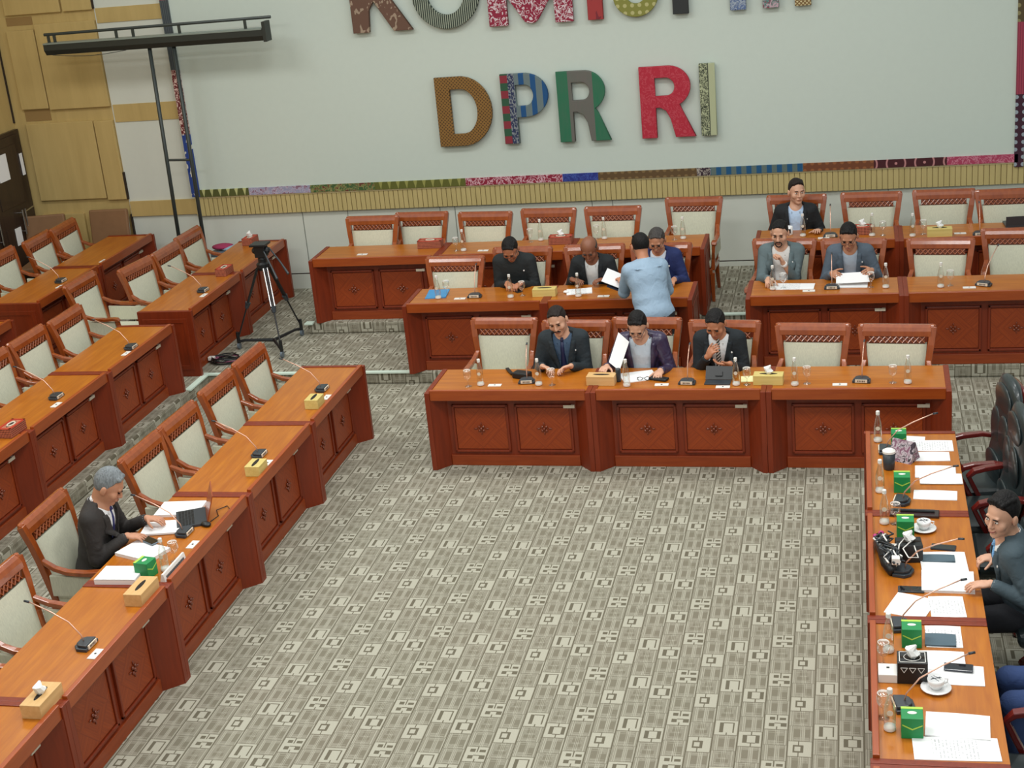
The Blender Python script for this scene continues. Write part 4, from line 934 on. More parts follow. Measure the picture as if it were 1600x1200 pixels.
b = MB(); b.prism([(-.095, 3.33), (.06, 3.33), (.06, 3.345), (-.095, 3.345)], -1.46, 1.37, 'x'); b.build('housing_top', mt_, r)
b = MB(); b.box(1.38, -.10, 3.19, 1.42, .07, 3.42); b.build('end_cap', mb_, r)
MB().tube([(-1.47, 0, 3.44), (1.47, 0, 3.46)], .018, 8).build('top_bar', mp, r)
for x in (-1.42, -1.34, -.52, -.30, .30, 1.14): MB().box(x-.015, -.012, 3.34, x+.015, .012, 3.45).build('bracket', mp, r)
MB().tube([(-1.38+.28*k/2, -.05, 3.20-.035*math.sin(math.pi*k/7)) for k in range(8)], .004, 5).build('pull_cord', mp, r)
r = empty('camera_tripod', (-2.72, 3.10, T1), 0); tag(r, 'black video camera tripod on a wheeled dolly without a camera', 'tripod')
feet = [(-.38, -.03), (.26, -.35), (.22, .40)]
top = (.02, .06, .93)
ctr = Vector((.04, .0, .09))
for i, (fx, fy) in enumerate(feet):
    d_ = Vector((fx, fy, .12)); t3 = Vector(top)+Vector((fx, fy, 0)).normalized()*.07
    mid = t3.lerp(d_, .52)
    b = MB(); sd = Vector((-fy, fx, 0)).normalized()*.022
    b.tube([t3+sd, mid+sd], .010, 6); b.tube([t3-sd, mid-sd], .010, 6); b.build('leg', M['black'] if i != 1 else M['steel'], r)
    MB().tube([t3, t3.lerp(d_, .99)], .009, 6).build('leg_tube', M['black'], r)
    MB().tube([mid+(t3-mid).normalized()*.03, mid-(t3-mid).normalized()*.04], [.034, .022], 8).build('leg_clamp', M['dkgrey'], r)
    MB().tube([tuple(ctr), (fx*.8, fy*.8, .10), (fx, fy, .085)], [.022, .016, .018], 8).build('dolly_arm', M['black'], r)
    MB().tube([(fx, fy, .07), (fx, fy, .20)], .02, 8).build('foot_clamp', M['black'], r)
    MB().tube([(fx-.012, fy, .038), (fx+.012, fy, .038)], .038, 14).build('wheel', M['grey'], r)
MB().lathe([(.06, .90), (.075, .93), (.075, .97), (.05, .99), (.05, 1.03), (.035, 1.06)], 14, (.02, .06, 0)).build('bowl', M['black'], r)
b = MB(); b.box(-.04, .0, 1.05, .08, .12, 1.18); b.ball((.08, .06, 1.12), .045); b.ball((-.05, .06, 1.12), .04); b.box(-.08, -.03, 1.18, .11, .15, 1.205); b.build('fluid_head', M['black'], r, bevel=.005)
MB().tube([(.06, .02, 1.14), (.18, -.10, .98), (.27, -.2, .86)], [.008, .010, .015], 8).build('pan_handle', M['dkgrey'], r)
MB().tube([(.1, .10, 1.14), (.25, .0, 1.0), (.36, -.08, .88)], [.008, .010, .015], 8).build('pan_handle', M['dkgrey'], r)
r = empty('coiled_cables', (-3.08, 2.62, T1)); tag(r, 'heap of dark coiled cables on the carpet by the tripod wheel', 'cables')
random.seed(11)
for q in range(5):
    pts = [(.17*math.cos(k*.6+q)*random.uniform(.7, 1.1), .12*math.sin(k*.6+q)*random.uniform(.7, 1.1), .01+.012*q+random.uniform(0, .01)) for k in range(14)]
    MB().tube(pts, .007, 6).build('cable_loop', M['black'] if q != 2 else plain('pink_cable', (150, 80, 110), .5), r, smooth=True)
MB().box(-.2, -.03, .03, -.13, .03, .07).build('plug', M['white'], r, bevel=.006)
r = empty('clothes_bundle', (-4.02, 5.15, T1)); tag(r, 'crumpled pink and blue cloths by the wall behind the left armchairs', 'cloths')
MB().ball((-.05, 0, .66), (.15, .11, .035)).build('pink_cloth', plain('pink_cloth', (160, 50, 90), .8), r, smooth=True); MB().ball((.10, -.02, .64), (.17, .11, .035)).build('blue_cloth', plain('pale_blue_cloth', (150, 180, 200), .8), r, smooth=True)
MB().box(-.18, -.12, 0, .24, .12, .62).build('storage_box', M['grey'], r, bevel=.01)
# ------------------------------------------------------------------ people: implicit surfaces turned into one mesh each
def nrm(v): v = np.asarray(v, float); return v/(np.linalg.norm(v)+1e-9)
def sR(*a): return tuple(x*1.09 for x in a)
class Field:
    def __init__(s, lo, hi, h):
        s.lo = np.array(lo, float); s.h = h
        s.ax = [np.arange(lo[i], hi[i]+h, h).astype(np.float32) for i in range(3)]
        s.phi = np.full([len(a) for a in s.ax], .06, np.float32)
    def win(s, lo, hi, pad):
        sl = []
        for i in range(3):
            a = int(np.floor((lo[i]-pad-s.lo[i])/s.h)); b = int(np.ceil((hi[i]+pad-s.lo[i])/s.h))+1
            a = max(a, 0); b = min(max(b, a), len(s.ax[i])); sl.append(slice(a, b))
        return tuple(sl), np.meshgrid(s.ax[0][sl[0]], s.ax[1][sl[1]], s.ax[2][sl[2]], indexing='ij', sparse=True)
    def comb(s, sl, d, k, sub=False):
        if d.size == 0: return
        a = s.phi[sl]
        if sub:
            d = -d
            if k > 0:
                h = np.clip(.5-.5*(d-a)/k, 0, 1); s.phi[sl] = d*(1-h)*1+a*h+k*h*(1-h) if False else np.where(True, a*(h)+d*(1-h)+k*h*(1-h), 0)
            else: s.phi[sl] = np.maximum(a, d)
        else:
            if k > 0:
                h = np.clip(.5+.5*(d-a)/k, 0, 1); s.phi[sl] = d*(1-h)+a*h-k*h*(1-h)
            else: s.phi[sl] = np.minimum(a, d)
    def cap(s, a, b, ra, rb, k=.015, flat=None, sub=False):
        a = np.asarray(a, float); b = np.asarray(b, float); rm = max(ra, rb)
        sl, (X, Y, Z) = s.win(np.minimum(a, b)-rm, np.maximum(a, b)+rm, k+.03)
        ba = b-a; L = ba@ba+1e-12
        px, py, pz = X-a[0], Y-a[1], Z-a[2]
        t = np.clip((px*ba[0]+py*ba[1]+pz*ba[2])/L, 0, 1)
        qx, qy, qz = px-t*ba[0], py-t*ba[1], pz-t*ba[2]
        if flat is not None:
            n, f = flat; n = nrm(n); q = qx*n[0]+qy*n[1]+qz*n[2]
            d = np.sqrt(np.maximum(qx*qx+qy*qy+qz*qz-q*q+(q*f)**2, 0))
            r = ra+(rb-ra)*t; s.comb(sl, (d-r)/f if False else (d-r)*.7, k, sub); return
        s.comb(sl, np.sqrt(qx*qx+qy*qy+qz*qz)-(ra+(rb-ra)*t), k, sub)
    def ell(s, c, R, rad, k=.015, sub=False, cut=None):
        c = np.asarray(c, float); rm = max(rad); R = np.asarray(R)
        ext = np.sqrt(((R*np.asarray(rad)[:, None])**2).sum(0))
        sl, (X, Y, Z) = s.win(c-ext, c+ext, k+.03)
        px, py, pz = X-c[0], Y-c[1], Z-c[2]
        q = [(px*R[i][0]+py*R[i][1]+pz*R[i][2]) for i in range(3)]
        k0 = np.sqrt(sum((q[i]/rad[i])**2 for i in range(3))); k1 = np.sqrt(sum((q[i]/rad[i]**2)**2 for i in range(3)))+1e-9
        d = k0*(k0-1)/k1
        if cut is not None: d = np.maximum(d, cut(q, (X, Y, Z)))
        s.comb(sl, d, k, sub)
    def mesh(s, name):
        p = s.phi; ins = p < 0; nx, ny, nz = p.shape
        idx = -np.ones((nx-1, ny-1, nz-1), np.int32)
        c = ins[:-1, :-1, :-1].astype(np.int8).copy()
        cnt = np.zeros((nx-1, ny-1, nz-1), np.int8)
        for i in (0, 1):
            for j in (0, 1):
                for k in (0, 1): cnt += ins[i:nx-1+i, j:ny-1+j, k:nz-1+k]
        act = (cnt > 0) & (cnt < 8); I = np.argwhere(act); idx[act] = np.arange(len(I))
        acc = np.zeros((len(I), 3)); n = np.zeros(len(I))
        cor = [(i, j, k) for i in (0, 1) for j in (0, 1) for k in (0, 1)]
        V = {q: p[I[:, 0]+q[0], I[:, 1]+q[1], I[:, 2]+q[2]] for q in cor}
        for a in cor:
            for ax in range(3):
                if a[ax] == 0:
                    b = list(a); b[ax] = 1; b = tuple(b); va, vb = V[a], V[b]; m = (va < 0) != (vb < 0)
                    t = np.where(m, va/np.where(m, va-vb, 1), 0)
                    P = np.tile(np.array(a, float), (len(I), 1)); P[:, ax] = t
                    acc += P*m[:, None]; n += m
        vs = s.lo+(I+acc/np.maximum(n, 1)[:, None])*s.h
        F = []
        for ax in range(3):
            o = [0, 0, 0]; o[ax] = 1
            A = ins; sh = [slice(None)]*3; sh[ax] = slice(0, -1); sh2 = [slice(None)]*3; sh2[ax] = slice(1, None)
            e = A[tuple(sh)] != A[tuple(sh2)]; E_ = np.argwhere(e)
            u, v = [(1, 2), (2, 0), (0, 1)][ax]
            ok = (E_[:, u] > 0) & (E_[:, v] > 0) & (E_[:, u] < p.shape[u]-1) & (E_[:, v] < p.shape[v]-1); E_ = E_[ok]
            d = np.zeros(3, int)
            def g(du, dv):
                Q = E_.copy(); Q[:, u] -= du; Q[:, v] -= dv; return idx[Q[:, 0], Q[:, 1], Q[:, 2]]
            q = np.stack([g(0, 0), g(1, 0), g(1, 1), g(0, 1)], 1)
            inside = A[E_[:, 0], E_[:, 1], E_[:, 2]]
            q[~inside] = q[~inside][:, ::-1]
            F.append(q)
        F = np.concatenate(F); F = F[(F >= 0).all(1)]
        me = bpy.data.meshes.new(name); me.vertices.add(len(vs)); me.vertices.foreach_set('co', vs.astype(np.float32).ravel())
        me.loops.add(F.size); me.loops.foreach_set('vertex_index', F.ravel().astype(np.int32))
        me.polygons.add(len(F)); me.polygons.foreach_set('loop_start', np.arange(0, F.size, 4, dtype=np.int32)); me.polygons.foreach_set('loop_total', np.full(len(F), 4, np.int32))
        me.polygons.foreach_set('use_smooth', np.ones(len(F), bool)); me.update(calc_edges=True); me.validate()
        return me
    def build(s, name, mat, parent):
        me = s.mesh(name); me.materials.append(mat); o = bpy.data.objects.new(name, me); COL.objects.link(o); o.parent = parent; return o

def skin_mat(name, rgb):
    m = NT(name); c = lin(*rgb); f = m.noise(m.obj(), 30, 2)
    m.col(m.mix(f, tuple(k*.92 for k in c), tuple(min(1, k*1.06) for k in c))).rough(.48); return m.m
SK = {k: skin_mat('skin_'+k, v) for k, v in dict(tan=(196, 140, 110), fair=(214, 164, 136), brown=(140, 90, 66), warm=(190, 128, 96)).items()}
def cloth(name, rgb, rough=.8, sc=400):
    m = NT(name); f = m.noise(m.obj(), 9, 3); c = lin(*rgb)
    m.col(m.mix(f, tuple(k*.85 for k in c), tuple(min(1, k*1.12) for k in c))).rough(rough)
    m.bump(m.noise(m.obj(), 12, 3, .5, .8), .5, .02); return m.m
LIP = plain('lip_red', (158, 92, 80), .5); EYE = plain('eye_dark', (30, 20, 18), .2); EYEW = plain('eye_white', (222, 216, 208), .3)
def hairm(name, rgb):
    m = NT(name); x, y, z = m.xyz(m.obj()); f = m.noise(m.comb(m.mul(x, 90), m.mul(y, 90), m.mul(z, 25)), 1, 3); c = lin(*rgb)
    m.col(m.mix(f, tuple(k*.3 for k in c), tuple(min(1, k*1.3) for k in c))).rough(.6); m.b.inputs['Specular IOR Level'].default_value = .25; m.bump(f, .9, .01); return m.m
HR = {k: hairm('hair_'+k, v) for k, v in dict(black=(26, 24, 24), grey=(140, 146, 150), salt=(78, 74, 72), brown=(44, 34, 30)).items()}

def person(label, loc, rz, jacket, wr, wl, lean=14, side=0, head=(0, 20, 0), skin='tan', hair='black', style='suit', shirt=(225, 228, 232), tie=None,
           trousers=(30, 32, 38), curl=(.5, .5), dirs=None, glasses=False, beard=None, standing=False, h=.0065, rough=.8, bald=False, v0=.24, vw=.42, pin=True, girth=1.0, hairup=0.0, eyes=False, norms=None, handopen=None, visible_legs=False):
    root = empty('person', loc, rz); tag(root, label, 'person')
    inv = root.matrix_basis.inverted() if False else (Matrix.Translation(loc) @ Matrix.Rotation(R_(rz), 4, 'Z')).inverted()
    W = {-1: np.array(inv @ Vector(wr)), 1: np.array(inv @ Vector(wl))}
    Ri = inv.to_3x3()
    hz = .90 if standing else .535
    H0 = np.array([0, 0, hz]); ln, sd = R_(lean), R_(side)
    up_ = nrm([math.sin(sd), -math.sin(ln), math.cos(ln)]); fwd = nrm(np.cross(up_, [1, 0, 0])); 
    if fwd[1] > 0: fwd = -fwd
    rgt = np.cross(up_, fwd); rgt = rgt if rgt[0] > 0 else -rgt
    TL = .50
    P = lambda t, f=0, x=0: H0+up_*t*TL+fwd*f+rgt*x
    N = P(1.0, -.005)
    hy, hp, hr = (R_(a) for a in head)
    # head frame: forward, up, right from yaw (towards +x when positive), pitch down, roll
    Fh = np.array([math.sin(hy)*math.cos(hp), -math.cos(hy)*math.cos(hp), -math.sin(hp)])
    Rh = np.array([math.cos(hy), math.sin(hy), 0]); Uh = np.cross(Fh, Rh); Uh = Uh if Uh[2] > 0 else -Uh
    Rh2 = Rh*math.cos(hr)+Uh*math.sin(hr); Uh2 = -Rh*math.sin(hr)+Uh*math.cos(hr); Rh, Uh = Rh2, Uh2
    HC = N+up_*.06+Uh*.10+Fh*.028
    hp_ = lambda r, f, u: HC+Rh*r+Fh*f+Uh*u
    HR_ = np.stack([Rh, Fh, Uh]); hsc = 1.09
    hp_ = lambda r, f, u: HC+(Rh*r+Fh*f+Uh*(u+.004))*hsc
    SH = {s_: P(.92, -.005, s_*.185) for s_ in (-1, 1)}
    EL = {}
    for s_ in (-1, 1):
        Sx, Wx = SH[s_], W[s_]; a, b_ = .30, .265; d = Wx-Sx; D = np.linalg.norm(d)
        if D > a+b_-.01: Wx = Sx+d/D*(a+b_-.01); W[s_] = Wx; d = Wx-Sx; D = a+b_-.01
        x = (a*a-b_*b_+D*D)/(2*D); hh = math.sqrt(max(a*a-x*x, 0)); ax = d/D
        pole = np.array([s_*.28, .35, -.9]); pole = nrm(pole-ax*(pole@ax)); EL[s_] = Sx+ax*x+pole*hh
    # ---- skin body
    pts = [N, HC, W[-1], W[1], H0, np.array([.2, .2, 0]), np.array([-.2, -.55 if not standing else -.2, 0])]+list(SH.values())
    lo = np.min(pts, 0)-.26; hi = np.max(pts, 0)+.26; lo[2] = -.01
    B = Field(lo, hi, h)
    I3 = np.eye(3)
    B.ell(hp_(0, -.008, .035), HR_*1.0, sR(.075, .096, .090), .0)
    B.ell(hp_(0, .022, -.040), HR_*1.0, sR(.058, .066, .072), .03)
    B.ell(hp_(0, .070, -.088), HR_*1.0, sR(.026, .020, .018), .02)
    for s_ in (-1, 1):
        B.ell(hp_(s_*.040, .062, -.018), HR_*1.0, sR(.026, .024, .026), .02)
        B.ell(hp_(s_*.079, -.008, .0), HR_*1.0, sR(.010, .020, .032), .006)
        B.ell(hp_(s_*.030, .100, .018), HR_*1.0, sR(.017, .016, .011), .012, sub=True)
    B.cap(hp_(-.034, .083, .034), hp_(.034, .083, .034), .010, .010, .012)
    B.cap(hp_(0, .086, .024), hp_(0, .104, -.020), .008, .0135, .010)
    for s_ in (-1, 1): B.ell(hp_(s_*.011, .095, -.024), HR_*1.0, sR(.008, .009, .007), .006)
    B.ell(hp_(0, .088, -.054), HR_*1.0, sR(.026, .012, .013), .008)
    B.cap(hp_(0, -.028, -.05), N-up_*.02, .054, .062, .025)
    B.cap(P(.93), P(.1), .09, .10, .03); B.cap(SH[-1], SH[1], .045, .045, .03)
    knees = {}; 
    for s_ in (-1, 1):
        Sx, E_, Wx = SH[s_], EL[s_], W[s_]
        B.cap(Sx, E_, .042, .036, .01); B.cap(E_, Wx, .036, .026, .01)
        if standing: K = np.array([s_*.10, -.02, .48]); An = np.array([s_*.10, .02, .08])
        else: K = np.array([s_*.13, -.44, .50]); An = np.array([s_*.13, -.40, .09])
        knees[s_] = (K, An); Hp = H0+np.array([s_*.09, 0, -.03])
        B.cap(Hp, K, .06, .05, .02); B.cap(K, An, .048, .035, .02); B.cap(An, An+np.array([0, -.12, -.05]), .035, .03, .02)
        # hand
        d = nrm(np.array(Ri @ Vector((dirs or {}).get(s_, tuple(nrm(Vector(tuple(Wx-E_))))))) if (dirs and s_ in dirs) else nrm(Wx-E_))
        n = nrm(np.array(Ri @ Vector(norms[s_]))) if (norms and s_ in norms) else np.array([0, 0, -1.0])
        n = nrm(n-d*(n@d)); th = np.cross(d, n)*(1 if s_ < 0 else -1)
        Rm = np.stack([th, d, n]); cu = curl[0 if s_ < 0 else 1]
        B.ell(Wx+d*.045, Rm, (.042, .052, .018), .012)
        for q, (off, L_) in enumerate(((.030, .076), (.010, .084), (-.010, .079), (-.029, .062))):
            p0 = Wx+d*.078+th*off; dd = nrm(d+th*off*2.2); ang = 0
            for seg, (fr, ca) in enumerate(((.45, .55), (.32, 1.0), (.23, .8))):
                ang += cu*ca*(1+.12*q); v = dd*math.cos(ang)+n*math.sin(ang); p1 = p0+v*L_*fr
                B.cap(p0, p1, .0090-.0008*seg, .0084-.0008*seg, .0035); p0 = p1
        p0 = Wx+d*.022+th*.030; v = nrm(d*.65+th*.75+n*.35)
        for seg, L_ in enumerate((.036, .030, .026)):
            p1 = p0+v*L_; B.cap(p0, p1, .0115-.0012*seg, .0105-.0012*seg, .005); p0 = p1; v = nrm(v+d*.35+n*.12)
    B.build('body', SK[skin], root)
    # ---- hair
    Hf = Field(HC-.22, HC+.22, .0055)
    hs = hairup
    def cutf(q, XYZ):
        r, f, u = q    # relative to skull centre
        line = (.016-.80*(f))*1.0
        uu_ = u+.040; ff_ = f-.010; ar = np.abs(r); nz = .004*np.sin(r*210+1.3)+.003*np.sin(r*95+f*120); return np.maximum(.002+.72*(ff_-.01), .026+(ff_-.022)*1.5+.55*np.clip(ar-.038, 0, .1)*np.clip(ff_*30, 0, 1))-uu_+nz
    if bald:
        def cutf2(q, XYZ):
            a = cutf(q, XYZ); return np.maximum(a, q[2]-.030-.0*q[1])
        Hf.ell(hp_(0, -.012, .034), HR_*1.0, sR(.0785, .097, .088), 0, cut=cutf2)
    else:
        Hf.ell(hp_(0, -.010, .037+hs*.5), HR_*1.0, sR(.0785, .0985, .0935+hs), 0, cut=cutf)
        for k in range(6):
            for j_ in range(3): Hf.ell(hp_(-.045+.018*k+.006*j_, .045-.035*j_, .112-.012*abs(k-2.5)*.6+hs+.004*j_-.004*abs(j_-1)), HR_*1.0, sR(.013, .024, .010+hs*.3), .006)
    # keep face clear
    Hf.build('hair', HR[hair], root)
    # ---- eyes, brows, mouth
    for s_ in (-1, 1):
        o = MB(); o.ball((0, 0, 0), (.014, .008, .0038) if not eyes else (.0125, .008, .0058), 12, 8)
        Tm = Matrix((tuple(Rh), tuple(Fh), tuple(Uh))).transposed().to_4x4()
        def place(ob, r, f, u): ob.matrix_basis = Matrix.Translation(tuple(hp_(r, f, u))) @ Tm
        e1 = o.build('eye', EYEW if eyes else EYE, root, smooth=True); place(e1, s_*.030, .0865, .012 if not eyes else .013)
        if eyes:
            ir = MB().ball((0, .0035, 0), (.0058, .0055, .0056), 10, 6).build('iris', EYE, e1, smooth=True)
        bm_ = MB().tube([(-.018*s_*-1*-1, 0, -.002), (0, .004, .004), (.018*s_, -.004, .001)], [.0028, .0042, .0024], 6)
        eb = bm_.build('eyebrow', HR['black' if hair in ('black', 'grey') else hair], root, smooth=True); place(eb, s_*.031, .0965, .034)
    lb2 = MB()
    if 'smiling' in label or 'laughing' in label: lb2.tube([(-.028, -.010, .009), (-.015, -.002, .0), (0, .002, -.003), (.015, -.002, .0), (.028, -.010, .009)], [.003, .005, .006, .005, .003], 8)
    else: lb2.ball((0, 0, 0), (.021, .006, .0055), 12, 6)
    lp = lb2.build('lips', LIP, root, smooth=True); place(lp, 0, .0975, -.053)
    if beard:
        b = MB(); b.tube([(-.030, -.010, -.012), (-.014, .003, .002), (0, .004, .004), (.014, .003, .002), (.030, -.010, -.012)], [.004, .006, .005, .006, .004], 6)
        if beard == 'goatee': b.tube([(-.030, -.010, -.012), (-.033, -.012, -.03), (-.02, -.004, -.048), (0, .0, -.054), (.02, -.004, -.048), (.033, -.012, -.03), (.030, -.010, -.012)], .0055, 6)
        o = b.build('moustache', HR['black'], root, smooth=True); place(o, 0, .100, -.038)
    if glasses:
        b = MB()
        for s_ in (-1, 1):
            b.tube([(s_*.031+.022*math.cos(k*math.pi/8), 0, .018*math.sin(k*math.pi/8)) for k in range(17)], .0014, 5, cap=False)
            b.tube([(s_*.053, -.002, .005), (s_*.080, -.10, .008)], .0024, 5)
        b.tube([(-.009, .003, .004), (.009, .003, .004)], .0024, 5)
        o = b.build('eyeglasses', M['black'], root); place(o, 0, .112, .012)
    # ---- clothes
    jm = cloth('cloth_%s' % label[:20].replace(' ', '_'), jacket, rough)
    J = Field(lo-.02, hi+.02, .0085)
    g = girth; TR = np.stack([rgt, fwd, up_])
    def torso(F, e):
        F.ell(P(.70, .0), TR, (.172*g+e, .118*g+e, .20+e), 0); F.ell(P(.30, .012*g), TR, (.160*g+e, .125*g+e, .20+e), .04)
        F.ell(P(.0, -.0), TR, (.170*g+e, .125*g+e, .13+e), .04)
        F.cap(P(.90, -.01, -.14), P(.90, -.01, .14), .066+e, .066+e, .045); F.cap(P(.90, -.012), P(.985, -.018), .074+e, .060+e, .03)
    torso(J, .010)
    for s_ in (-1, 1):
        Sx, E_, Wx = SH[s_], EL[s_], W[s_]; ax = nrm(Wx-E_); j = P(.90, 0, s_*.165)
        J.cap(j, E_, .069, .056, .035); J.cap(E_, Wx-ax*.035, .056, .041, .015)
        # elbow folds
        for q in range(3):
            t_ = Sx+(E_-Sx)*(.62+.13*q); J.cap(t_+np.array([.03, -.035, .02]), t_+np.array([-.03, -.04, -.02]), .012, .012, .02)
    def surf(F, phi, t, x, add=.004):
        prev = None
        for f_ in np.arange(.22, -.02, -.004):
            q = P(t, f_, x); g_ = np.round((q-F.lo)/F.h).astype(int)
            if (g_ < 0).any() or (g_ >= phi.shape).any(): continue
            if phi[tuple(g_)] < 0: return f_+add
        return .08
    J0 = J.phi.copy()
    if style in ('suit', 'open'):
        lo_t, hi_t = v0, 1.1
        sl, (X, Y, Z) = J.win(J.lo, hi+.02, 0)
        px, py, pz = X-H0[0], Y-H0[1], Z-H0[2]
        uu = px*rgt[0]+py*rgt[1]+pz*rgt[2]; ff = px*fwd[0]+py*fwd[1]+pz*fwd[2]; tt = (px*up_[0]+py*up_[1]+pz*up_[2])/TL
        wd = (np.clip(tt-v0, 0, 1)**.9)*.115*vw/.42 if style == 'suit' else (.045+np.clip(tt-.2, 0, 1)*.03)*vw/.42
        cut = np.maximum(np.maximum(np.abs(uu)-wd, .02-ff), np.maximum(v0-tt, -.04-ff)*.5)
        cut = np.maximum(cut, (tt-1.2)*.5)
        J.phi = np.maximum(J.phi, -cut.astype(np.float32))
        # lapels
        for s_ in (-1, 1):
            w1 = .070*vw/.42
            if style == 'suit':
                pass
            lb_ = MB(); rw = []
            for i in range(15):
                t_ = v0+.02+(.96-v0-.02)*i/14 if style == 'suit' else .30+.66*i/14
                wi = (max(t_-v0, 0)**.9)*.115*vw/.42 if style == 'suit' else (.045+max(t_-.2, 0)*.03)*vw/.42
                ww_ = .008+.060*min(1, i/9.0) - (.022 if i >= 11 else 0) - (.010 if i == 14 else 0)
                rw.append([lb_.vert(P(t_, surf(J, J0, t_, s_*(wi-.002)), s_*(wi-.002))), lb_.vert(P(t_, surf(J, J0, t_, s_*(wi+ww_*.5), .007), s_*(wi+ww_*.5))), lb_.vert(P(t_, surf(J, J0, t_, s_*(wi+ww_), .003), s_*(wi+ww_)))])
            for a, c in zip(rw, rw[1:]): lb_.face((a[0], a[1], c[1], c[0])); lb_.face((a[1], a[2], c[2], c[1]))
            lo_ = lb_.build('lapel', jm, root, smooth=True); md = lo_.modifiers.new('thick', 'SOLIDIFY'); md.thickness = .007; md.offset = 0
            J.cap(P(.985, .03, s_*.078), P(1.02, -.07, s_*.035), .015, .015, .01); J.cap(P(1.02, -.07, s_*.035), P(1.025, -.078, 0), .015, .015, .01)
    elif style == 'collarless':
        J.cap(P(.99, .035, -.03), P(.99, .035, .03), .02, .02, .02)
    elif style == 'shirt':
        J.cap(P(1.02, -.07, -.03), P(1.02, -.07, .03), .022, .022, .012); J.cap(P(1.02, -.06, -.04), P(1.0, .03, -.05), .018, .016, .01); J.cap(P(1.02, -.06, .04), P(1.0, .03, .05), .018, .016, .01)
        J.cap(P(.86, -.118, -.14), P(.84, -.125, 0), .006, .006, .006); J.cap(P(.86, -.118, .14), P(.84, -.125, 0), .006, .006, .006)
    if style in ('shirt', 'collarless'):
        b = MB(); rows = []
        for k in range(25):
            a = R_(-158+316*k/24); ca, sa = math.cos(a), math.sin(a)
            rows.append([b.vert(P(.985-.075*(1-ca)/2, -.012-.080*ca, .084*sa)), b.vert(P(1.06-.075*(1-ca)/2, -.014-.072*ca, .073*sa)), b.vert(P(1.05-.075*(1-ca)/2, -.014-.064*ca, .065*sa))])
        for a, c in zip(rows, rows[1:]): b.face((a[0], a[1], c[1], c[0])); b.face((a[1], a[2], c[2], c[1]))
        o = b.build('collar', jm, root, smooth=True); q_ = o.modifiers.new('thick', 'SOLIDIFY'); q_.thickness = .006
    # opening for the neck so skin shows
    J.cap(N+up_*.012, hp_(0, -.02, -.04), .066, .070, .0, sub=True)
    J.build('jacket' if style != 'shirt' else 'long_sleeved_shirt', jm, root)
    if style in ('suit', 'open'):
        sm = cloth('shirt_%s' % label[:20].replace(' ', '_'), shirt, .7)
        F = Field(H0-np.array([.25, .30, .02]), N+np.array([.25, .28, .13]), .008)
        F.ell(P(.70, .0), TR, (.150*g, .112*g, .19), 0); F.ell(P(.30, .012*g), TR, (.150*g, .122*g, .18), .04)
        F.cap(P(.88, -.01, -.10), P(.88, -.01, .10), .058, .058, .04); F.cap(P(.96, -.005), P(1.06, -.008), .062, .060, .02)
        F.cap(N+up_*.05, hp_(0, -.02, -.04), .050, .060, .0, sub=True)
        F.build('shirt', sm, root)
        b = MB(); rows = []
        for k in range(25):
            a = R_(-158+316*k/24); ca, sa = math.cos(a), math.sin(a)    # 0 is the nape
            rows.append([b.vert(P(1.0-.075*(1-ca)/2, -.012-.074*ca*(1 if ca > 0 else .95), .078*sa)), b.vert(P(1.075-.075*(1-ca)/2, -.014-.068*ca, .069*sa)), b.vert(P(1.065-.075*(1-ca)/2, -.014-.060*ca, .061*sa))])
        for a, c in zip(rows, rows[1:]): b.face((a[0], a[1], c[1], c[0])); b.face((a[1], a[2], c[2], c[1]))
        for s_ in (-1, 1):
            b.face([b.vert(P(1.0, .060, s_*.010)), b.vert(P(1.01, .040, s_*.060)), b.vert(P(.905, surf(F, F.phi, .905, s_*.045, .006), s_*.045))])
        o = b.build('collar', sm, root, smooth=True); q_ = o.modifiers.new('thick', 'SOLIDIFY'); q_.thickness = .005
        b = MB()
        for s_ in (-1, 1):
            ax = nrm(W[s_]-EL[s_]); b.tube([tuple(W[s_]-ax*.045), tuple(W[s_]-ax*.012)], [.036, .034], 12)
        b.build('shirt_cuff', sm, root, smooth=True)
    if tie is not None:
        b = MB(); c0 = P(.985, .078); b.tube([tuple(P(1.0, .075)), tuple(P(.955, .100))], [.017, .012], 8)
        ts = np.linspace(.955, max(v0-.02, .12), 7)
        rows = []
        for i, t_ in enumerate(ts):
            w_ = .014+.020*i/6; f_ = max(surf(F, F.phi, t_, 0, .004), surf(F, F.phi, t_, .02, .004))
            rows.append([b.vert(P(t_, f_, -w_)), b.vert(P(t_, f_+.008, 0)), b.vert(P(t_, f_, w_))])
        for a, c in zip(rows, rows[1:]): b.face((a[0], a[1], c[1], c[0])); b.face((a[1], a[2], c[2], c[1]))
        o = b.build('necktie', tie, root, smooth=True); sm_ = o.modifiers.new('thick', 'SOLIDIFY'); sm_.thickness = .006
    if pin:
        o = MB().ball((0, 0, 0), (.010, .006, .010), 8, 5).build('lapel_pin', M['white'], root, smooth=True); o.location = tuple(P(.78, surf(J, J0, .78, .115, .006), .115))
    Tf = Field(np.array([-.28, -.62, -.01]), np.array([.28, .25, hz+.12]), .013)
    for s_ in (-1, 1):
        K, An = knees[s_]; Hp = H0+np.array([s_*.09, 0, -.01])
        Tf.cap(Hp, K, .098, .076, .03); Tf.cap(K, An+np.array([0, 0, -.01]), .074, .058, .02)
    Tf.ell(H0+np.array([0, .02, -.0]), I3, (.165*g, .115*g, .10), .04)
    Tf.build('trousers', cloth('trousers_%s' % label[:20].replace(' ', '_'), trousers, .85), root)
    for s_ in (-1, 1):
        K, An = knees[s_]
        b = MB(); b.T = Matrix.Translation((An[0], An[1], 0)); b.ball((0, -.075, .035), (.048, .145, .042), 14, 8); b.box(-.045, -.20, 0, .045, .06, .014); b.build('shoe', M['black'], root, smooth=False)
    return dict(root=root, W=W, P=P, hp=hp_)

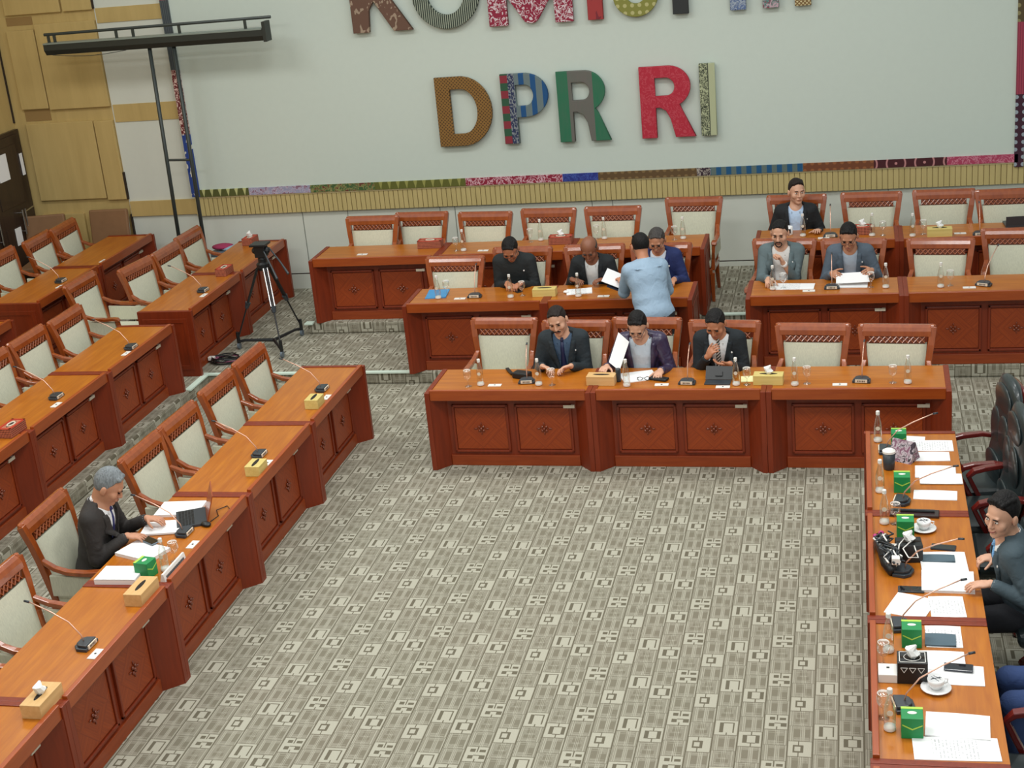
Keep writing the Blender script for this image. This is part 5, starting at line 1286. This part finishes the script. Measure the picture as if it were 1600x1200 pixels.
def tie_m(name, c1, c2=None, sc=24):
    m = NT(name); x, y, z = m.xyz(m.obj())
    if c2 is None: m.col(lin(*c1))
    else: m.col(m.mix(m.op('LESS_THAN', m.op('FRACT', m.mul(m.op('SUBTRACT', z, m.mul(x, 1.0)), sc)), .5), lin(*c1), lin(*c2)))
    m.rough(.5); return m.m
# front row
person('moustached man in a black suit and dark blue tie, hands clasped on the front desk', (1.13, .87, 0), 3, (34, 44, 50), (.98, .50, .80), (1.24, .50, .80), lean=13, head=(-6, 20, 10), skin='fair', hair='brown',
       tie=tie_m('navy_tie', (30, 38, 74)), shirt=(60, 84, 110), dirs={-1: (.75, -.6, 0), 1: (-.8, -.55, 0)}, norms={-1: (0, -.5, -.8), 1: (0, -.5, -.8)}, curl=(.55, .55), beard='m', girth=1.12)
person('man in glasses and a purple leather jacket, lifting a sheet of paper', (1.86, .82, 0), 0, (60, 50, 78), (1.58, .42, .82), (2.05, .42, .775), lean=17, head=(-4, 36, 0), skin='fair', hair='black', style='open', shirt=(206, 220, 232), v0=.02, vw=.62,
       rough=.3, glasses=True, pin=False, dirs={-1: (-.2, -.9, .1), 1: (-.1, -1, -.05)}, curl=(.75, .35), hairup=.012)
person('laughing man in a black suit and striped tie, palms held together', (2.56, .80, 0), -3, (22, 30, 36), (2.46, .47, .88), (2.66, .42, .83), lean=15, head=(-8, 34, 0), skin='warm', hair='black', shirt=(232, 234, 236),
       tie=tie_m('striped_tie', (200, 196, 190), (44, 36, 36), 34), dirs={-1: (.55, -.3, .75), 1: (-.95, -.25, .1)}, norms={-1: (.6, .5, -.3), 1: (0, .2, 1)}, curl=(.4, .35), girth=1.14)
# second row
person('man in a collarless black jacket looking down at the phone in his hands', (.22, 3.06, T1), 0, (30, 36, 38), (.18, 2.72, .93), (.33, 2.70, .93), lean=15, head=(0, 44, 0), skin='warm', hair='black', style='collarless', glasses=True,
       dirs={-1: (.4, -.9, -.1), 1: (-.5, -.85, -.1)}, curl=(.6, .6), girth=1.02)
person('bald man in a black jacket over a white shirt, hands joined on papers', (1.06, 3.08, T1-.04), 0, (26, 32, 36), (.86, 2.76, .94), (1.22, 2.74, .94), lean=17, head=(-4, 34, 0), skin='brown', hair='salt', bald=True, style='open', v0=.0, vw=.45, shirt=(226, 230, 230), pin=False,
       dirs={-1: (.8, -.6, 0), 1: (-.9, -.4, 0)}, curl=(.5, .5), girth=1.05)
person('man in a navy suit and glasses, half hidden by the standing man', (1.76, 3.06, T1), -3, (30, 44, 96), (1.60, 2.72, .93), (1.93, 2.70, .93), lean=12, head=(2, 30, 0), skin='tan', hair='salt', shirt=(214, 224, 236), v0=.3, glasses=True,
       dirs={-1: (.4, -.8, 0), 1: (-.2, -1, 0)}, curl=(.4, .4), girth=1.12)
person('man with a goatee in a grey blazer, one hand raised in a fist', (3.00, 3.08, T1), -2, (96, 112, 116), (2.88, 2.62, .93), (3.02, 2.74, 1.06), lean=12, head=(-6, 14, 0), skin='fair', hair='black', style='open', v0=.05, vw=.55, shirt=(232, 228, 224), beard='goatee',
       dirs={-1: (.1, -1, -.1), 1: (-.35, -.2, .8)}, norms={1: (-.8, -.3, 0)}, curl=(.4, 1.1), girth=1.12)
person('young man in glasses and a blue-grey suit reading a sheet in both hands', (3.68, 3.02, T1), -2, (84, 98, 112), (3.50, 2.66, .96), (3.88, 2.66, .98), lean=15, head=(-6, 30, 0), skin='tan', hair='black', style='open', v0=.15, vw=.45, shirt=(176, 190, 206), glasses=True,
       dirs={-1: (.35, -.9, .1), 1: (-.35, -.9, .1)}, norms={-1: (.7, 0, -.5), 1: (-.7, 0, -.5)}, curl=(.7, .7), hairup=.01)
person('seated man in a black jacket and pale blue shirt, glancing sideways, back row', (3.10, 4.34, T2-.055), 0, (24, 28, 32), (2.88, 4.08, 1.02), (3.34, 4.08, 1.02), lean=6, head=(20, 2, 0), skin='fair', hair='brown', style='open', v0=.0, vw=.5, shirt=(184, 208, 236),
       curl=(.4, .4), girth=1.08, hairup=.01, eyes=True)
# left row, turned to +x
person('grey-haired man in a black suit and navy tie bending over papers at the left', (-1.72, -2.93, 0), 97, (46, 42, 40), (-1.40, -2.97, .80), (-1.37, -2.70, .81), lean=13, head=(4, 34, 0), skin='tan', hair='grey', shirt=(236, 238, 240),
       tie=tie_m('navy_tie_left', (40, 48, 104)), dirs={-1: (1, .1, -.05), 1: (1, -.1, .0)}, curl=(.4, .4), h=.0055, hairup=.014, girth=1.05, v0=.2, pin=False)
# head table, turned to -x
person('smiling man in a slate suit and pale blue tie at the head table', (4.77, -3.24, 0), -90, (66, 82, 90), (4.56, -3.06, .79), (4.50, -3.44, .80), lean=18, head=(44, 8, -4), skin='fair', hair='black', shirt=(238, 238, 236),
       tie=tie_m('pale_blue_tie', (104, 160, 214), (130, 180, 224), 60), dirs={-1: (-1, -.2, -.1), 1: (-1, -.05, -.05)}, curl=(.75, .35), h=.0055, hairup=.02, girth=1.08, eyes=True)
person('person in dark blue jeans at the lower head table, mostly out of frame', (5.0, -4.15, 0), -90, (40, 44, 52), (4.86, -3.85, .68), (4.86, -4.45, .68), lean=0, head=(0, 5, 0), hair='black', style='shirt', trousers=(44, 66, 112), pin=False, h=.008)
# the standing man seen from behind, leaning towards the second row
person('standing man in a pale blue long-sleeved shirt, seen from behind, leaning over a desk', (1.86, 1.66, 0), 208, (150, 174, 196), (1.78, 2.22, 1.08), (1.50, 2.16, 1.05), lean=28, head=(-10, 20, 0), skin='warm', hair='black', style='shirt', standing=True, pin=False,
       dirs={-1: (-.8, .3, .3), 1: (-.5, .6, .5)}, curl=(.6, .7), girth=1.10, rough=.7)
# held sheets
def held(lb, pts, mt='paper'):
    b = MB(); i = [b.vert(p) for p in pts]; b.face(i); o = b.build('held_sheet', M[mt]); s_ = o.modifiers.new('t', 'SOLIDIFY'); s_.thickness = .004; tag(o, lb, 'paper', 'held sheets of paper'); return o
held('blank sheet lifted upright by the man in the purple jacket', [(1.60, .42, .86), (1.70, .36, .80), (1.78, .50, 1.02), (1.68, .56, 1.09)])
held('printed sheet held in both hands by the young reader', [(3.54, 2.58, .98), (3.84, 2.58, .99), (3.86, 2.50, .91), (3.54, 2.50, .90)], 'print')
held('pale printed booklet held by the standing man', [(1.28, 2.12, 1.10), (1.52, 2.16, .98), (1.50, 2.34, 1.08), (1.32, 2.30, 1.18)], 'print')
held('dark blue folder under the booklet of the standing man', [(1.33, 2.11, 1.045), (1.54, 2.14, .945), (1.52, 2.30, 1.02), (1.36, 2.28, 1.10)], 'navyphone')

for _o in bpy.data.objects:
    _l = _o.get('label')
    if _l and not (4 <= len(_l.split()) <= 16): print('LABEL', len(_l.split()), _l)
